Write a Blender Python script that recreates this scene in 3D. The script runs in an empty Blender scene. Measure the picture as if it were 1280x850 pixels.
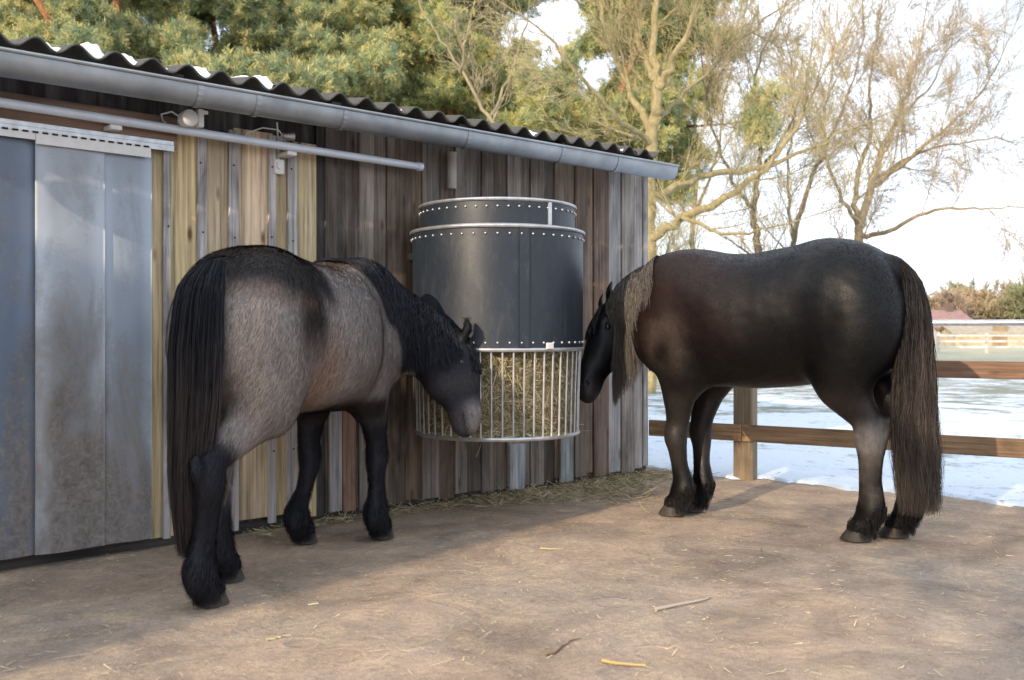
import bpy, math, random
import numpy as np
R = math.radians
rng = np.random.default_rng(7)
random.seed(7)
scene = bpy.context.scene
COL = scene.collection
F_PX, HZ, CAM_H = 1250.0, 415.0, 1.1     # focal length (px of a 1280 wide frame), horizon row, eye height
SUN_AZ = (0.58, 0.8146)                   # direction in which shadows fall
SUN_EL = 20.0

# ------------------------------------------------------------------ helpers
def link(o, parent=None):
    COL.objects.link(o)
    if parent is not None: o.parent = parent
    return o
def tag(o, label=None, cat=None, group=None, kind=None):
    if label: o['label'] = label
    if cat: o['category'] = cat
    if group: o['group'] = group
    if kind: o['kind'] = kind
    return o
def empty(name, loc=(0, 0, 0), rz=0.0):
    o = bpy.data.objects.new(name, None); o.location = loc; o.rotation_euler = (0, 0, rz); o.empty_display_size = .1
    return link(o)
def mesh_np(name, V, F, mat=None, parent=None, smooth=True, col=None, rnd=None, quad=True, extra=None):
    """V (n,3), F (m,4) or (m,3) numpy -> mesh object. col: per-vertex (n,3)."""
    me = bpy.data.meshes.new(name)
    V = np.asarray(V, dtype=np.float32); F = np.asarray(F, dtype=np.int32)
    k = F.shape[1]
    me.vertices.add(len(V)); me.vertices.foreach_set('co', V.ravel())
    me.loops.add(F.size); me.loops.foreach_set('vertex_index', F.ravel())
    me.polygons.add(len(F)); me.polygons.foreach_set('loop_start', np.arange(0, F.size, k, dtype=np.int32))
    me.update(calc_edges=True)
    me.polygons.foreach_set('use_smooth', np.full(len(F), smooth))
    if col is not None:
        a = me.color_attributes.new('Col', 'FLOAT_COLOR', 'POINT')
        c = np.ones((len(V), 4), dtype=np.float32); c[:, :3] = col
        a.data.foreach_set('color', c.ravel())
    if rnd is not None:
        a = me.attributes.new('rnd', 'FLOAT', 'POINT'); a.data.foreach_set('value', np.asarray(rnd, dtype=np.float32))
    me.validate()
    if mat is not None: me.materials.append(mat)
    o = bpy.data.objects.new(name, me)
    return link(o, parent)

class MB:
    """collects boxes / tubes / strips into one mesh, with a colour and a random value per vertex"""
    def __init__(s): s.V = []; s.F = []; s.C = []; s.Rn = []; s.n = 0
    def add(s, V, F, col=(1, 1, 1), rnd=0.0):
        V = np.asarray(V, float); 
        s.V.append(V); s.n += len(V)
        for f in F: s.F.append(tuple(int(i) + s.n - len(V) for i in f))
        c = np.empty((len(V), 3)); c[:] = col; s.C.append(c); s.Rn.append(np.full(len(V), rnd))
    def box(s, x0, x1, y0, y1, z0, z1, col=(1, 1, 1), rnd=0.0, M=None, bev=0.0):
        if bev > 0:
            # chamfered box along the vertical edges and ends
            b = bev
            xs = [x0, x0 + b, x1 - b, x1]; ys = [y0, y0 + b, y1 - b, y1]; zs = [z0, z0 + b, z1 - b, z1]
            V = []
            def ring(z, ins):
                i = ins
                return [(x0 + b + i, y0 + i, z), (x1 - b - i, y0 + i, z), (x1 - i, y0 + b + i, z), (x1 - i, y1 - b - i, z),
                        (x1 - b - i, y1 - i, z), (x0 + b + i, y1 - i, z), (x0 + i, y1 - b - i, z), (x0 + i, y0 + b + i, z)]
            V = ring(z0, b * .6) + ring(z0 + b, 0) + ring(z1 - b, 0) + ring(z1, b * .6)
            F = []
            for r in range(3):
                for i in range(8):
                    j = (i + 1) % 8
                    F.append((r * 8 + i, r * 8 + j, r * 8 + 8 + j, r * 8 + 8 + i))
            F.append(tuple(range(7, -1, -1))); F.append(tuple(range(24, 32)))
        else:
            V = [(x, y, z) for z in (z0, z1) for y in (y0, y1) for x in (x0, x1)]
            F = [(0, 2, 3, 1), (4, 5, 7, 6), (0, 1, 5, 4), (2, 6, 7, 3), (0, 4, 6, 2), (1, 3, 7, 5)]
        V = np.array(V, float)
        if M is not None: V = V @ np.array(M)[:3, :3].T + np.array(M)[:3, 3]
        s.add(V, F, col, rnd)
    def tube(s, pts, rad, n=8, col=(1, 1, 1), rnd=0.0, cap=True):
        P = np.asarray(pts, float); m = len(P)
        rad = np.full(m, rad) if np.isscalar(rad) else np.asarray(rad, float)
        T = np.gradient(P, axis=0); T /= np.linalg.norm(T, axis=1)[:, None] + 1e-9
        up = np.array([0, 0, 1.0]) if abs(T[0][2]) < .9 else np.array([1.0, 0, 0])
        V = []
        a = np.cross(T[0], up); a /= np.linalg.norm(a)
        for i in range(m):
            a = a - T[i] * np.dot(a, T[i]); a /= np.linalg.norm(a) + 1e-9
            b = np.cross(T[i], a)
            for k in range(n):
                t = 2 * math.pi * k / n
                V.append(P[i] + rad[i] * (math.cos(t) * a + math.sin(t) * b))
        F = []
        for i in range(m - 1):
            for k in range(n):
                j = (k + 1) % n
                F.append((i * n + k, i * n + j, (i + 1) * n + j, (i + 1) * n + k))
        if cap:
            F.append(tuple(range(n - 1, -1, -1))); F.append(tuple((m - 1) * n + k for k in range(n)))
        s.add(V, F, col, rnd)
    def cyl(s, c, r, z0, z1, n=32, r1=None, **k):
        s.tube([(c[0], c[1], z0), (c[0], c[1], z1)], [r, r if r1 is None else r1], n, **k)
    def ring(s, c, r, z, rt, n=72, m=8, **k):
        P = [(c[0] + r * math.cos(a), c[1] + r * math.sin(a), z) for a in np.linspace(0, 2 * math.pi, n + 1)]
        s.tube(P, rt, m, cap=False, **k)
    def sphere(s, c, r, n=10, m=6, **k):
        V = [(c[0], c[1], c[2] - r)]; F = []
        for i in range(1, m):
            t = -math.pi / 2 + math.pi * i / m
            for j in range(n):
                p = 2 * math.pi * j / n
                V.append((c[0] + r * math.cos(t) * math.cos(p), c[1] + r * math.cos(t) * math.sin(p), c[2] + r * math.sin(t)))
        V.append((c[0], c[1], c[2] + r))
        for j in range(n):
            F.append((0, 1 + (j + 1) % n, 1 + j)); F.append((len(V) - 1, 1 + (m - 2) * n + j, 1 + (m - 2) * n + (j + 1) % n))
        for i in range(m - 2):
            for j in range(n):
                a = 1 + i * n + j; b = 1 + i * n + (j + 1) % n
                F.append((a, b, b + n, a + n))
        s.add(V, F, **k)
    def build(s, name, mat=None, parent=None, smooth=False):
        me = bpy.data.meshes.new(name)
        V = np.concatenate(s.V); me.from_pydata(V.tolist(), [], s.F); me.update()
        a = me.color_attributes.new('Col', 'FLOAT_COLOR', 'POINT')
        c = np.ones((len(V), 4), dtype=np.float32); c[:, :3] = np.concatenate(s.C); a.data.foreach_set('color', c.ravel())
        a = me.attributes.new('rnd', 'FLOAT', 'POINT'); a.data.foreach_set('value', np.concatenate(s.Rn).astype(np.float32))
        me.polygons.foreach_set('use_smooth', np.full(len(me.polygons), smooth))
        if smooth:
            try: me.set_sharp_from_angle(angle=R(40))
            except Exception: pass
        if mat is not None: me.materials.append(mat)
        o = bpy.data.objects.new(name, me)
        return link(o, parent)

def ribbons(S, W, side=None):
    """S (n,m,3) strands, W (n,m) half widths -> V,F"""
    n, m, _ = S.shape
    T = np.gradient(S, axis=1); T /= np.linalg.norm(T, axis=2, keepdims=True) + 1e-9
    if side is None:
        r = rng.normal(size=(n, 1, 3)); sv = np.cross(T, np.broadcast_to(r, S.shape))
    else: sv = np.cross(T, np.broadcast_to(side, S.shape))
    sv /= np.linalg.norm(sv, axis=2, keepdims=True) + 1e-9
    A = S - sv * W[..., None]; B = S + sv * W[..., None]
    V = np.stack([A, B], axis=2).reshape(-1, 3)
    i = (np.arange(n)[:, None] * m + np.arange(m - 1)[None, :]).ravel() * 2
    F = np.stack([i, i + 1, i + 3, i + 2], axis=1)
    return V, F

def fnoise(P, scale, seed=0, octv=3):
    """cheap smooth noise in -1..1 from rotated sines"""
    g = np.random.default_rng(seed); out = np.zeros(len(P)); amp = 1; tot = 0
    for o in range(octv):
        v = np.zeros(len(P))
        for k in range(5):
            d = g.normal(size=3); d /= np.linalg.norm(d); ph = g.uniform(0, 6.28)
            v += np.sin((P @ d) * scale * g.uniform(.6, 1.5) + ph + 1.3 * np.sin(P @ g.normal(size=3) * scale * .7))
        out += amp * v / 5 * 1.6; tot += amp; amp *= .55; scale *= 2.1
    return np.clip(out / tot, -1, 1)

# ------------------------------------------------------------------ materials
class NT:
    def __init__(s, name):
        s.m = bpy.data.materials.new(name); s.m.use_nodes = True
        s.t = s.m.node_tree; s.t.nodes.clear()
        s.out = s.n('ShaderNodeOutputMaterial'); s.b = s.n('ShaderNodeBsdfPrincipled')
        s.l(s.b.outputs[0], s.out.inputs[0])
    def n(s, typ, **k):
        x = s.t.nodes.new(typ)
        for a, v in k.items(): setattr(x, a, v)
        return x
    def l(s, a, b): s.t.links.new(a, b)
    def set(s, **k):
        for a, v in k.items():
            s.b.inputs[a.replace('_', ' ')].default_value = v
        return s
    def val(s, sock, v):
        if isinstance(v, bpy.types.NodeSocket): s.l(v, sock)
        else: sock.default_value = v
    def coord(s, kind='Object', scale=(1, 1, 1), add=None):
        c = s.n('ShaderNodeTexCoord').outputs[kind] if kind != 'World' else s.n('ShaderNodeNewGeometry').outputs['Position']
        mp = s.n('ShaderNodeMapping'); mp.inputs['Scale'].default_value = scale; s.l(c, mp.inputs[0])
        o = mp.outputs[0]
        if add is not None:
            va = s.n('ShaderNodeVectorMath', operation='ADD'); s.l(o, va.inputs[0]); s.l(add, va.inputs[1]); o = va.outputs[0]
        return o
    def noise(s, vec, scale, detail=4, rough=.55, dist=0.0):
        x = s.n('ShaderNodeTexNoise'); s.l(vec, x.inputs['Vector'])
        x.inputs['Scale'].default_value = scale; x.inputs['Detail'].default_value = detail
        x.inputs['Roughness'].default_value = rough; x.inputs['Distortion'].default_value = dist
        return x.outputs[0]
    def ramp(s, fac, stops):
        x = s.n('ShaderNodeValToRGB'); s.l(fac, x.inputs[0]); e = x.color_ramp.elements
        while len(e) < len(stops): e.new(.5)
        for i, (p, c) in enumerate(stops):
            e[i].position = p
            c = (c, c, c) if np.isscalar(c) else c
            e[i].color = (*c[:3], 1)
        return x.outputs[0]
    def mix(s, fac, a, b, blend='MIX'):
        x = s.n('ShaderNodeMix', data_type='RGBA', blend_type=blend)
        s.val(x.inputs[0], fac)
        for i, v in ((6, a), (7, b)):
            if isinstance(v, bpy.types.NodeSocket): s.l(v, x.inputs[i])
            else: x.inputs[i].default_value = (*v[:3], 1)
        return x.outputs[2]
    def math(s, op, a, b=0.0, c=0.0, clamp=False):
        x = s.n('ShaderNodeMath', operation=op); x.use_clamp = clamp
        s.val(x.inputs[0], a); s.val(x.inputs[1], b); s.val(x.inputs[2], c); return x.outputs[0]
    def attr(s, name='Col', out='Color'):
        return s.n('ShaderNodeAttribute', attribute_name=name).outputs[out]
    def bump(s, h, strength=.3, dist=.01):
        x = s.n('ShaderNodeBump'); s.l(h, x.inputs['Height']); x.inputs['Strength'].default_value = strength
        x.inputs['Distance'].default_value = dist; s.l(x.outputs[0], s.b.inputs['Normal'])
    def col(s, v): s.val(s.b.inputs['Base Color'], v if isinstance(v, bpy.types.NodeSocket) else (*v[:3], 1)); return s

def simple(name, c, rough=.6, metal=0.0, var=.15, scale=6, bump=0.0):
    t = NT(name); v = t.coord('Object')
    n = t.noise(v, scale, 5)
    f = t.ramp(n, [(.3, 1 - var), (.7, 1 + var)])
    t.col(t.mix(1.0, c, f, 'MULTIPLY')).set(Roughness=rough, Metallic=metal)
    if bump: t.bump(t.noise(v, scale * 6, 4), bump, .005)
    return t.m

def m_wood(name, axis='z', grain=70, tint=(1, 1, 1), stain=.5, knots=.6, rough=.85, grey=0.0):
    """board wood: base colour per board in attribute Col, random offset in attribute rnd"""
    t = NT(name)
    cb = t.n('ShaderNodeCombineXYZ'); r = t.math('MULTIPLY', t.attr('rnd', 'Fac'), 37.0)
    for i in range(3): t.l(r, cb.inputs[i])
    sc = {'z': (1, 1, .03), 'x': (.03, 1, 1)}[axis]
    v = t.coord('Object', sc, cb.outputs[0])
    g1 = t.noise(v, grain, 6, .65, .3)
    g2 = t.noise(v, grain * .22, 4, .6, .6)
    sc2 = {'z': (1, 1, .35), 'x': (.35, 1, 1)}[axis]
    v2 = t.coord('Object', sc2, cb.outputs[0])
    blot = t.noise(v2, 5.5, 5, .6, .4)
    base = t.mix(1.0, t.attr('Col'), tint, 'MULTIPLY')
    gy_ = t.noise(t.coord('Object', {'z': (1, 1, .12), 'x': (.12, 1, 1)}[axis], cb.outputs[0]), 11, 4, .6, .3)
    base = t.mix(t.math('MULTIPLY', t.ramp(gy_, [(.42, 0.0), (.66, 1.0)]), grey), base, (.235, .225, .215))
    c = t.mix(1.0, base, t.ramp(g1, [(.30, .42), (.48, .92), (.70, 1.38)]), 'MULTIPLY')
    c = t.mix(1.0, c, t.ramp(g2, [(.3, .70), (.65, 1.18)]), 'MULTIPLY')
    c = t.mix(stain, c, t.mix(1.0, c, t.ramp(blot, [(.32, .38), (.52, 1.0), (.75, 1.35)]), 'MULTIPLY'))
    # knots
    vo = t.n('ShaderNodeTexVoronoi'); v3 = t.coord('Object', {'z': (7, 7, 2.3), 'x': (2.3, 7, 7)}[axis], cb.outputs[0]); t.l(v3, vo.inputs['Vector'])
    vo.inputs['Scale'].default_value = 1.0
    k = t.ramp(vo.outputs['Distance'], [(.05, 1.0), (.13, 0.0)])
    c = t.mix(t.math('MULTIPLY', k, knots), c, t.mix(1.0, c, (.22, .13, .08), 'MULTIPLY'))
    # dirt splashed up from the ground
    t.col(c).set(Roughness=rough)
    t.bump(t.math('ADD', g1, t.math('MULTIPLY', g2, 1.2)), .55, .004)
    return t.m
# ------------------------------------------------------------------ implicit surface (for the animals)
class Field:
    def __init__(s, lo, hi, h):
        s.lo = np.array(lo, float); s.h = h
        s.n = np.ceil((np.array(hi) - s.lo) / h).astype(int) + 1
        s.f = np.full(s.n, 1.0, dtype=np.float32)
        s.ax = [s.lo[i] + h * np.arange(s.n[i]) for i in range(3)]
    def sub(s, lo, hi):
        a = np.clip(np.floor((np.array(lo) - s.lo) / s.h).astype(int), 0, s.n)
        b = np.clip(np.ceil((np.array(hi) - s.lo) / s.h).astype(int) + 1, 0, s.n)
        sl = tuple(slice(a[i], b[i]) for i in range(3))
        X = np.meshgrid(*[s.ax[i][sl[i]] for i in range(3)], indexing='ij', sparse=True)
        return sl, X
    def union(s, sl, d, k):
        a = s.f[sl]
        if k > 0:
            hh = np.clip(.5 + .5 * (a - d) / k, 0, 1)
            s.f[sl] = a + (d - a) * hh - k * hh * (1 - hh)
        else: s.f[sl] = np.minimum(a, d)
    def carve(s, sl, d, k):
        a = -s.f[sl]; hh = np.clip(.5 + .5 * (a - d) / k, 0, 1)
        s.f[sl] = -(a + (d - a) * hh - k * hh * (1 - hh))
    def seg(s, a, b, side, k, sl=None, X=None, out=None):
        """a,b = (x,y,z,rside,rdepth); elliptic cone"""
        A = np.array(a[:3]); B = np.array(b[:3]); ab = B - A; L2 = ab @ ab + 1e-12
        q = [X[i] - A[i] for i in range(3)]
        t = np.clip((q[0] * ab[0] + q[1] * ab[1] + q[2] * ab[2]) / L2, 0, 1)
        q = [q[i] - t * ab[i] for i in range(3)]
        sd = np.array(side) - ab * (np.dot(side, ab) / L2); sd /= np.linalg.norm(sd) + 1e-9
        qs = q[0] * sd[0] + q[1] * sd[1] + q[2] * sd[2]
        q2 = q[0] ** 2 + q[1] ** 2 + q[2] ** 2
        qr2 = np.maximum(q2 - qs ** 2, 0)
        rs = a[3] + t * (b[3] - a[3]); rd = a[4] + t * (b[4] - a[4])
        e = np.sqrt((qs / rs) ** 2 + qr2 / rd ** 2)
        return (e - 1) * np.minimum(rs, rd)
    def chain(s, pts, side, k, sub=4):
        P = np.array(pts, float); m = len(P); out = []
        for i in range(m - 1):
            p0 = P[max(i - 1, 0)]; p1 = P[i]; p2 = P[i + 1]; p3 = P[min(i + 2, m - 1)]
            for j in range(sub):
                t = j / sub
                out.append(.5 * (2 * p1 + (p2 - p0) * t + (2 * p0 - 5 * p1 + 4 * p2 - p3) * t * t + (3 * p1 - p0 - 3 * p2 + p3) * t ** 3))
        out.append(P[-1]); Q = np.array(out); Q[:, 3:] = np.maximum(Q[:, 3:], .004)
        r = Q[:, 3:].max() + .12
        sl, X = s.sub(Q[:, :3].min(0) - r, Q[:, :3].max(0) + r)
        if s.f[sl].size == 0: return
        d = None
        for i in range(len(Q) - 1):
            di = s.seg(Q[i], Q[i + 1], side, 0, X=X)
            if d is None: d = di
            else:
                hh = np.clip(.5 + .5 * (d - di) / .012, 0, 1); d = d + (di - d) * hh - .012 * hh * (1 - hh)
        s.union(sl, d.astype(np.float32), k)
    def ell(s, c, r, k, M=None, carve=False):
        c = np.array(c); r = np.array(r); e = r.max() + .12
        sl, X = s.sub(c - e, c + e); q = [X[i] - c[i] for i in range(3)]
        if M is not None:
            M = np.array(M); M = M / np.linalg.norm(M, axis=1)[:, None]
            q = [q[0] * M[i][0] + q[1] * M[i][1] + q[2] * M[i][2] for i in range(3)]
        d = (np.sqrt((q[0] / r[0]) ** 2 + (q[1] / r[1]) ** 2 + (q[2] / r[2]) ** 2) - 1) * r.min()
        (s.carve if carve else s.union)(sl, d.astype(np.float32), k)
    def mesh(s):
        f = s.f; n = np.array(f.shape) - 1
        ins = f < 0
        c = [ins[i:n[0] + i, j:n[1] + j, k:n[2] + k] for i in (0, 1) for j in (0, 1) for k in (0, 1)]
        cnt = sum(x.astype(np.int8) for x in c); act = (cnt > 0) & (cnt < 8)
        idx = np.full(act.shape, -1, dtype=np.int64); ii = np.argwhere(act); idx[act] = np.arange(len(ii))
        acc = np.zeros((len(ii), 3)); num = np.zeros(len(ii))
        offs = [(i, j, k) for i in (0, 1) for j in (0, 1) for k in (0, 1)]
        for a in range(8):
            for b in range(a + 1, 8):
                oa, ob = np.array(offs[a]), np.array(offs[b])
                if np.abs(oa - ob).sum() != 1: continue
                fa = f[tuple((ii + oa).T)]; fb = f[tuple((ii + ob).T)]
                m = (fa < 0) != (fb < 0)
                t = np.where(m, fa / np.where(m, fa - fb, 1), 0)
                acc += m[:, None] * (oa + t[:, None] * (ob - oa)); num += m
        V = s.lo + s.h * (ii + acc / num[:, None])
        Fs = []
        for ax in range(3):
            u, v = [(1, 2), (2, 0), (0, 1)][ax]
            sl0 = [slice(1, -1)] * 3; sl0[ax] = slice(0, -1)
            sl1 = list(sl0); sl1[ax] = slice(1, None)
            A = ins[tuple(sl0)]; B = ins[tuple(sl1)]
            for m, flip in ((A & ~B, False), (~A & B, True)):
                e = np.argwhere(m) + np.array([0 if i == ax else 1 for i in range(3)])
                if len(e) == 0: continue
                du = np.zeros(3, int); du[u] = 1; dv = np.zeros(3, int); dv[v] = 1
                q = [idx[tuple(x.T)] for x in (e - du - dv, e - dv, e, e - du)]
                if flip: q = q[::-1]
                Fs.append(np.stack(q, 1))
        F = np.concatenate(Fs); F = F[(F >= 0).all(1)]
        # light smoothing
        E = np.concatenate([F[:, [0, 1]], F[:, [1, 2]], F[:, [2, 3]], F[:, [3, 0]]]); E = np.concatenate([E, E[:, ::-1]])
        deg = np.bincount(E[:, 0], minlength=len(V))[:, None]
        for it, lam in enumerate([.5, .5, -.45, .5, -.4]):
            S = np.stack([np.bincount(E[:, 0], V[E[:, 1], k], len(V)) for k in range(3)], 1) / deg
            V = V + lam * (S - V)
        return V, F
    def grad(s, P):
        g = []; 
        def smp(Q):
            t = (Q - s.lo) / s.h; i = np.clip(np.floor(t).astype(int), 0, s.n - 2); w = t - i; r = 0
            for a in (0, 1):
                for b in (0, 1):
                    for c in (0, 1):
                        r = r + s.f[i[:, 0] + a, i[:, 1] + b, i[:, 2] + c] * (w[:, 0] if a else 1 - w[:, 0]) * (w[:, 1] if b else 1 - w[:, 1]) * (w[:, 2] if c else 1 - w[:, 2])
            return r
        e = s.h * 1.2
        for k in range(3):
            d = np.zeros(3); d[k] = e; g.append(smp(P + d) - smp(P - d))
        g = np.stack(g, 1); return g / (np.linalg.norm(g, axis=1)[:, None] + 1e-9)

def nrm(v): v = np.array(v, float); return v / (np.linalg.norm(v) + 1e-9)
def smooth01(x, a, b): t = np.clip((x - a) / (b - a), 0, 1); return t * t * (3 - 2 * t)
def lerp(a, b, t): return a + (b - a) * t

def m_hair(name, rough=.5, spec=.4, sheen=.0):
    t = NT(name); t.col(t.attr('Col')).set(Roughness=rough)
    t.b.inputs['Specular IOR Level'].default_value = spec
    return t.m
def m_coat(name, rough=.5, spec=.4, bump=.3):
    t = NT(name)
    v = t.coord('Object', (1, 1, .35)); n = t.noise(v, 90, 5, .7, .5)
    n2 = t.noise(t.coord('Object', (1, 1, .7)), 14, 4, .6, .3)
    c = t.mix(1.0, t.attr('Col'), t.ramp(n, [(.3, .72), (.7, 1.28)]), 'MULTIPLY')
    c = t.mix(1.0, c, t.ramp(n2, [(.3, .82), (.7, 1.18)]), 'MULTIPLY')
    t.col(c); t.set(Roughness=rough); t.b.inputs['Specular IOR Level'].default_value = spec
    t.bump(n, bump, .004)
    return t.m

def build_horse(name, label, origin, ang, P):
    u = np.array([math.cos(ang), math.sin(ang), 0]); v = np.array([-math.sin(ang), math.cos(ang), 0]); O = np.array([*origin, 0.0])
    def loc(w):                       # world -> local
        d = np.array(w, float) - O; return np.array([d @ u, d @ v, w[2]])
    def ldir(w): w = np.array(w, float); return np.array([w @ u, w @ v, w[2]])
    s = P['scale']
    fl = Field((-1.05, -.80, .03), (1.55, .75, 1.75), .0105)
    # ---- trunk
    tb = np.array(P['torso'], float)
    sl, X = fl.sub((-1.0, -.5, .5), (1.1, .5, 1.75)); x = X[0].ravel()
    top = np.interp(x, tb[:, 0], tb[:, 1]) ; bot = np.interp(x, tb[:, 0], tb[:, 2]); w = np.interp(x, tb[:, 0], tb[:, 3])
    ker = np.ones(9) / 9
    def sm(a): return np.convolve(np.pad(a, 4, mode='edge'), ker, 'valid')
    top, bot, w = [sm(sm(a))[:, None, None] for a in (top, bot, w)]
    c = bot + (top - bot) * .47; hz_ = np.where(X[2] > c, top - c, c - bot)
    ey = np.abs(X[1]) / w; ez = np.abs(X[2] - c) / hz_
    p = 2.25
    e = (ey ** p + ez ** p) ** (1 / p)
    d = (e - 1) * np.minimum(w, hz_) * .9
    xe = np.where(X[0] < tb[0, 0], tb[0, 0] - X[0], np.where(X[0] > tb[-1, 0], X[0] - tb[-1, 0], 0))
    d = np.where(xe > 0, np.maximum(d, 0) + xe, d) + 0 * X[1]
    fl.union(sl, d.astype(np.float32), .0)
    # ---- muscles of haunch, shoulder, breast
    for q in (-1, 1):
        W = P['w']
        fl.ell((-.50, q * W * .42, 1.16 * s), (.26, W * .51, .31 * s), .10, M=[(1, 0, -.25), (0, 1, 0), (.25, 0, 1)])
        fl.ell((-.47, q * W * .58, .97 * s), (.14, W * .34, .25 * s), .08, M=[(1, 0, .2), (0, 1, 0), (-.2, 0, 1)])
        fl.ell((.55, q * W * .52, 1.17 * s), (.20, W * .32, .34 * s), .12, M=[(1, 0, -.35), (0, 1, 0), (.35, 0, 1)])
        fl.ell((.70, q * W * .34, 1.06 * s), (.14, .13, .19), .10)
    # ---- neck
    fl.chain(P['neck'], P['neckside'], .07)
    # ---- head
    H0 = loc(P['poll']); H1 = loc(P['muzzle']); a = nrm(H1 - H0); L = np.linalg.norm(H1 - H0)
    sd = nrm(np.cross(a, ldir(P['face']))); Fv = np.cross(sd, a)
    if Fv @ ldir(P['face']) < 0: Fv = -Fv
    hp = lambda f, o, q=0.0: H0 + a * L * f + Fv * o + sd * q
    hs = P.get('headw', 1.0)
    hd = [(0.0, 0, .088, .105), (.16, -.022, .098, .135), (.30, -.03, .100, .145), (.44, -.022, .080, .122), (.60, -.008, .064, .094),
          (.76, -.0, .058, .080), (.90, -.008, .062, .078), (1.0, -.022, .048, .055)]
    fl.chain([(*hp(f, o), rs * hs, rd * hs) for f, o, rs, rd in hd], sd, .035)
    for q in (-1, 1):
        fl.ell(hp(.30, -.075, q * .045), (.10, .05, .085), .03, M=[a, sd, Fv])       # jowl
        fl.ell(hp(.235, .062, q * .078), (.05, .022, .026), .025, M=[a, sd, Fv])     # brow
        fl.chain([(*hp(.33, .01, q * .078), .012, .018), (*hp(.62, .012, q * .056), .008, .012)], sd, .02)   # cheek bone
        fl.ell(hp(.93, .032, q * .048), (.022, .014, .016), .012, M=[a, sd, Fv], carve=True)
        fl.ell(hp(.90, .030, q * .055), (.030, .016, .020), .015, M=[a, sd, Fv])
        fl.ell(hp(.93, .020, q * .066), (.016, .014, .010), .010, M=[a, sd, Fv], carve=True)
        # ears
        e0 = hp(-.02, .055, q * .062); e1 = hp(-.16, .115, q * .095); e2 = hp(-.30, .125, q * .09)
        fl.chain([(*e0, .026, .022), (*e1, .030, .016), (*e2, .007, .006)], sd, .015)
    fl.ell(hp(1.0, -.045), (.035, .035, .022), .02, M=[a, sd, Fv])                   # chin
    fl.chain([(*hp(.985, -.022, -.05), .004, .006), (*hp(1.045, -.018, 0), .004, .006), (*hp(.985, -.022, .05), .004, .006)], a, .0) if False else None
    # ---- legs
    TH = P['thick']; hoofs = []; legs = []
    for q, (hx, hy) in ((1, P['LF']), (-1, P['RF'])):
        ex = P.get('ex', .50); ey = q * P['w'] * .60
        kx = lerp(ex, hx, .50) + .015; ky = lerp(ey, hy, .62)
        fx = hx - .055; L_ = [
            (ex + .06, ey, 1.12 * s, .10, .16), (ex, ey, .90 * s, .088 * TH, .125 * TH),
            (lerp(ex, kx, .4), lerp(ey, ky, .4), .74 * s, .070 * TH, .092 * TH), (kx - .01, ky, .58 * s, .052 * TH, .062 * TH),
            (kx + .005, ky, .48 * s, .056 * TH, .060 * TH), (kx - .004, ky, .42 * s, .046 * TH, .050 * TH),
            (lerp(kx, fx, .5), lerp(ky, hy, .55), .30 * s, .036 * TH, .044 * TH), (fx - .005, hy, .20, .042 * TH, .053 * TH), (fx, hy, .155, .047 * TH, .060 * TH),
            (fx + .03, hy, .10, .043 * TH, .048 * TH), (fx + .05, hy, .062, .052 * TH, .056 * TH)]
        fl.chain(L_, (0, 1, 0), .075); hoofs.append((hx, hy)); legs.append(L_)
    for q, (hx, hy) in ((1, P['LH']), (-1, P['RH'])):
        kx = hx - P.get('hockback', .06); ky = lerp(q * .15, hy, .7); fx = hx - .055
        L_ = [(-.52, q * P['w'] * .46, 1.18 * s, .14, .20), (lerp(-.47, hx + .10, .3), q * P['w'] * .52, .90 * s, .105 * TH, .150),
              (lerp(-.52, hx + .05, .6), lerp(q * P['w'] * .48, hy, .4), .75 * s, .076 * TH, .098 * TH), (kx + .022, ky, .64 * s, .054 * TH, .068 * TH),
              (kx, ky, .535 * s, .050 * TH, .072 * TH), (kx + .0, lerp(ky, hy, .3), .45 * s, .043 * TH, .056 * TH), (lerp(kx, fx, .5), lerp(ky, hy, .7), .33 * s, .038 * TH, .050 * TH),
              (fx - .008, hy, .21, .043 * TH, .056 * TH), (fx, hy, .155, .048 * TH, .062 * TH), (fx + .03, hy, .10, .044 * TH, .050 * TH), (fx + .05, hy, .062, .053 * TH, .058 * TH)]
        fl.chain(L_, (0, 1, 0), .05)
        fl.ell((kx - .086, ky, .610 * s), (.032, .026, .060), .030, M=[(1, 0, .3), (0, 1, 0), (-.3, 0, 1)])
        hoofs.append((hx, hy)); legs.append(L_)
    # fetlock feather volume
    for (hx, hy) in hoofs:
        if P['feather'] > .9: fl.ell((hx - .085, hy, .13), (.05, .05 , .085), .03, M=[(1, 0, .25), (0, 1, 0), (-.25, 0, 1)])
    # tail dock
    tx = P['tail']
    fl.chain([(tx[0][0] + .06, tx[0][1], tx[0][2] + .02, .05, .06), (*tx[0], .045, .045), (*tx[1], .04, .04), (*tx[2], .02, .02)], (0, 1, 0), .04)
    V, F = fl.mesh()
    # gentle irregularity so the trunk is not a smooth balloon
    N = fl.grad(V)
    V = V + N * (fnoise(V, 8, 3, 3) * .0075 * smooth01(V[:, 2], .7, 1.0) + fnoise(V * np.array([1, 1, .6]), 24, 4, 2) * .0016)[:, None]
    col = P['colour'](V, N, dict(hp=hp, a=a, Fv=Fv, sd=sd, L=L, H0=H0))
    # ---- short winter coat: small hairs rooted on the skin, part of the same mesh
    nh = P['hairs']; A_ = V[F]; area = np.linalg.norm(np.cross(A_[:, 2] - A_[:, 0], A_[:, 3] - A_[:, 1]), axis=1)
    pr = np.maximum(area, 0); fi = rng.choice(len(F), nh, p=pr / pr.sum())
    bc = rng.dirichlet([1, 1, 1, 1], nh); root = (A_[fi] * bc[..., None]).sum(1); rn = fl.grad(root)
    fi0 = F[fi, 0]; hc = col[fi0] * P.get('hmul', 1.0) * (1 + rng.normal(0, P['hvar'], (nh, 1)))
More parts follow.
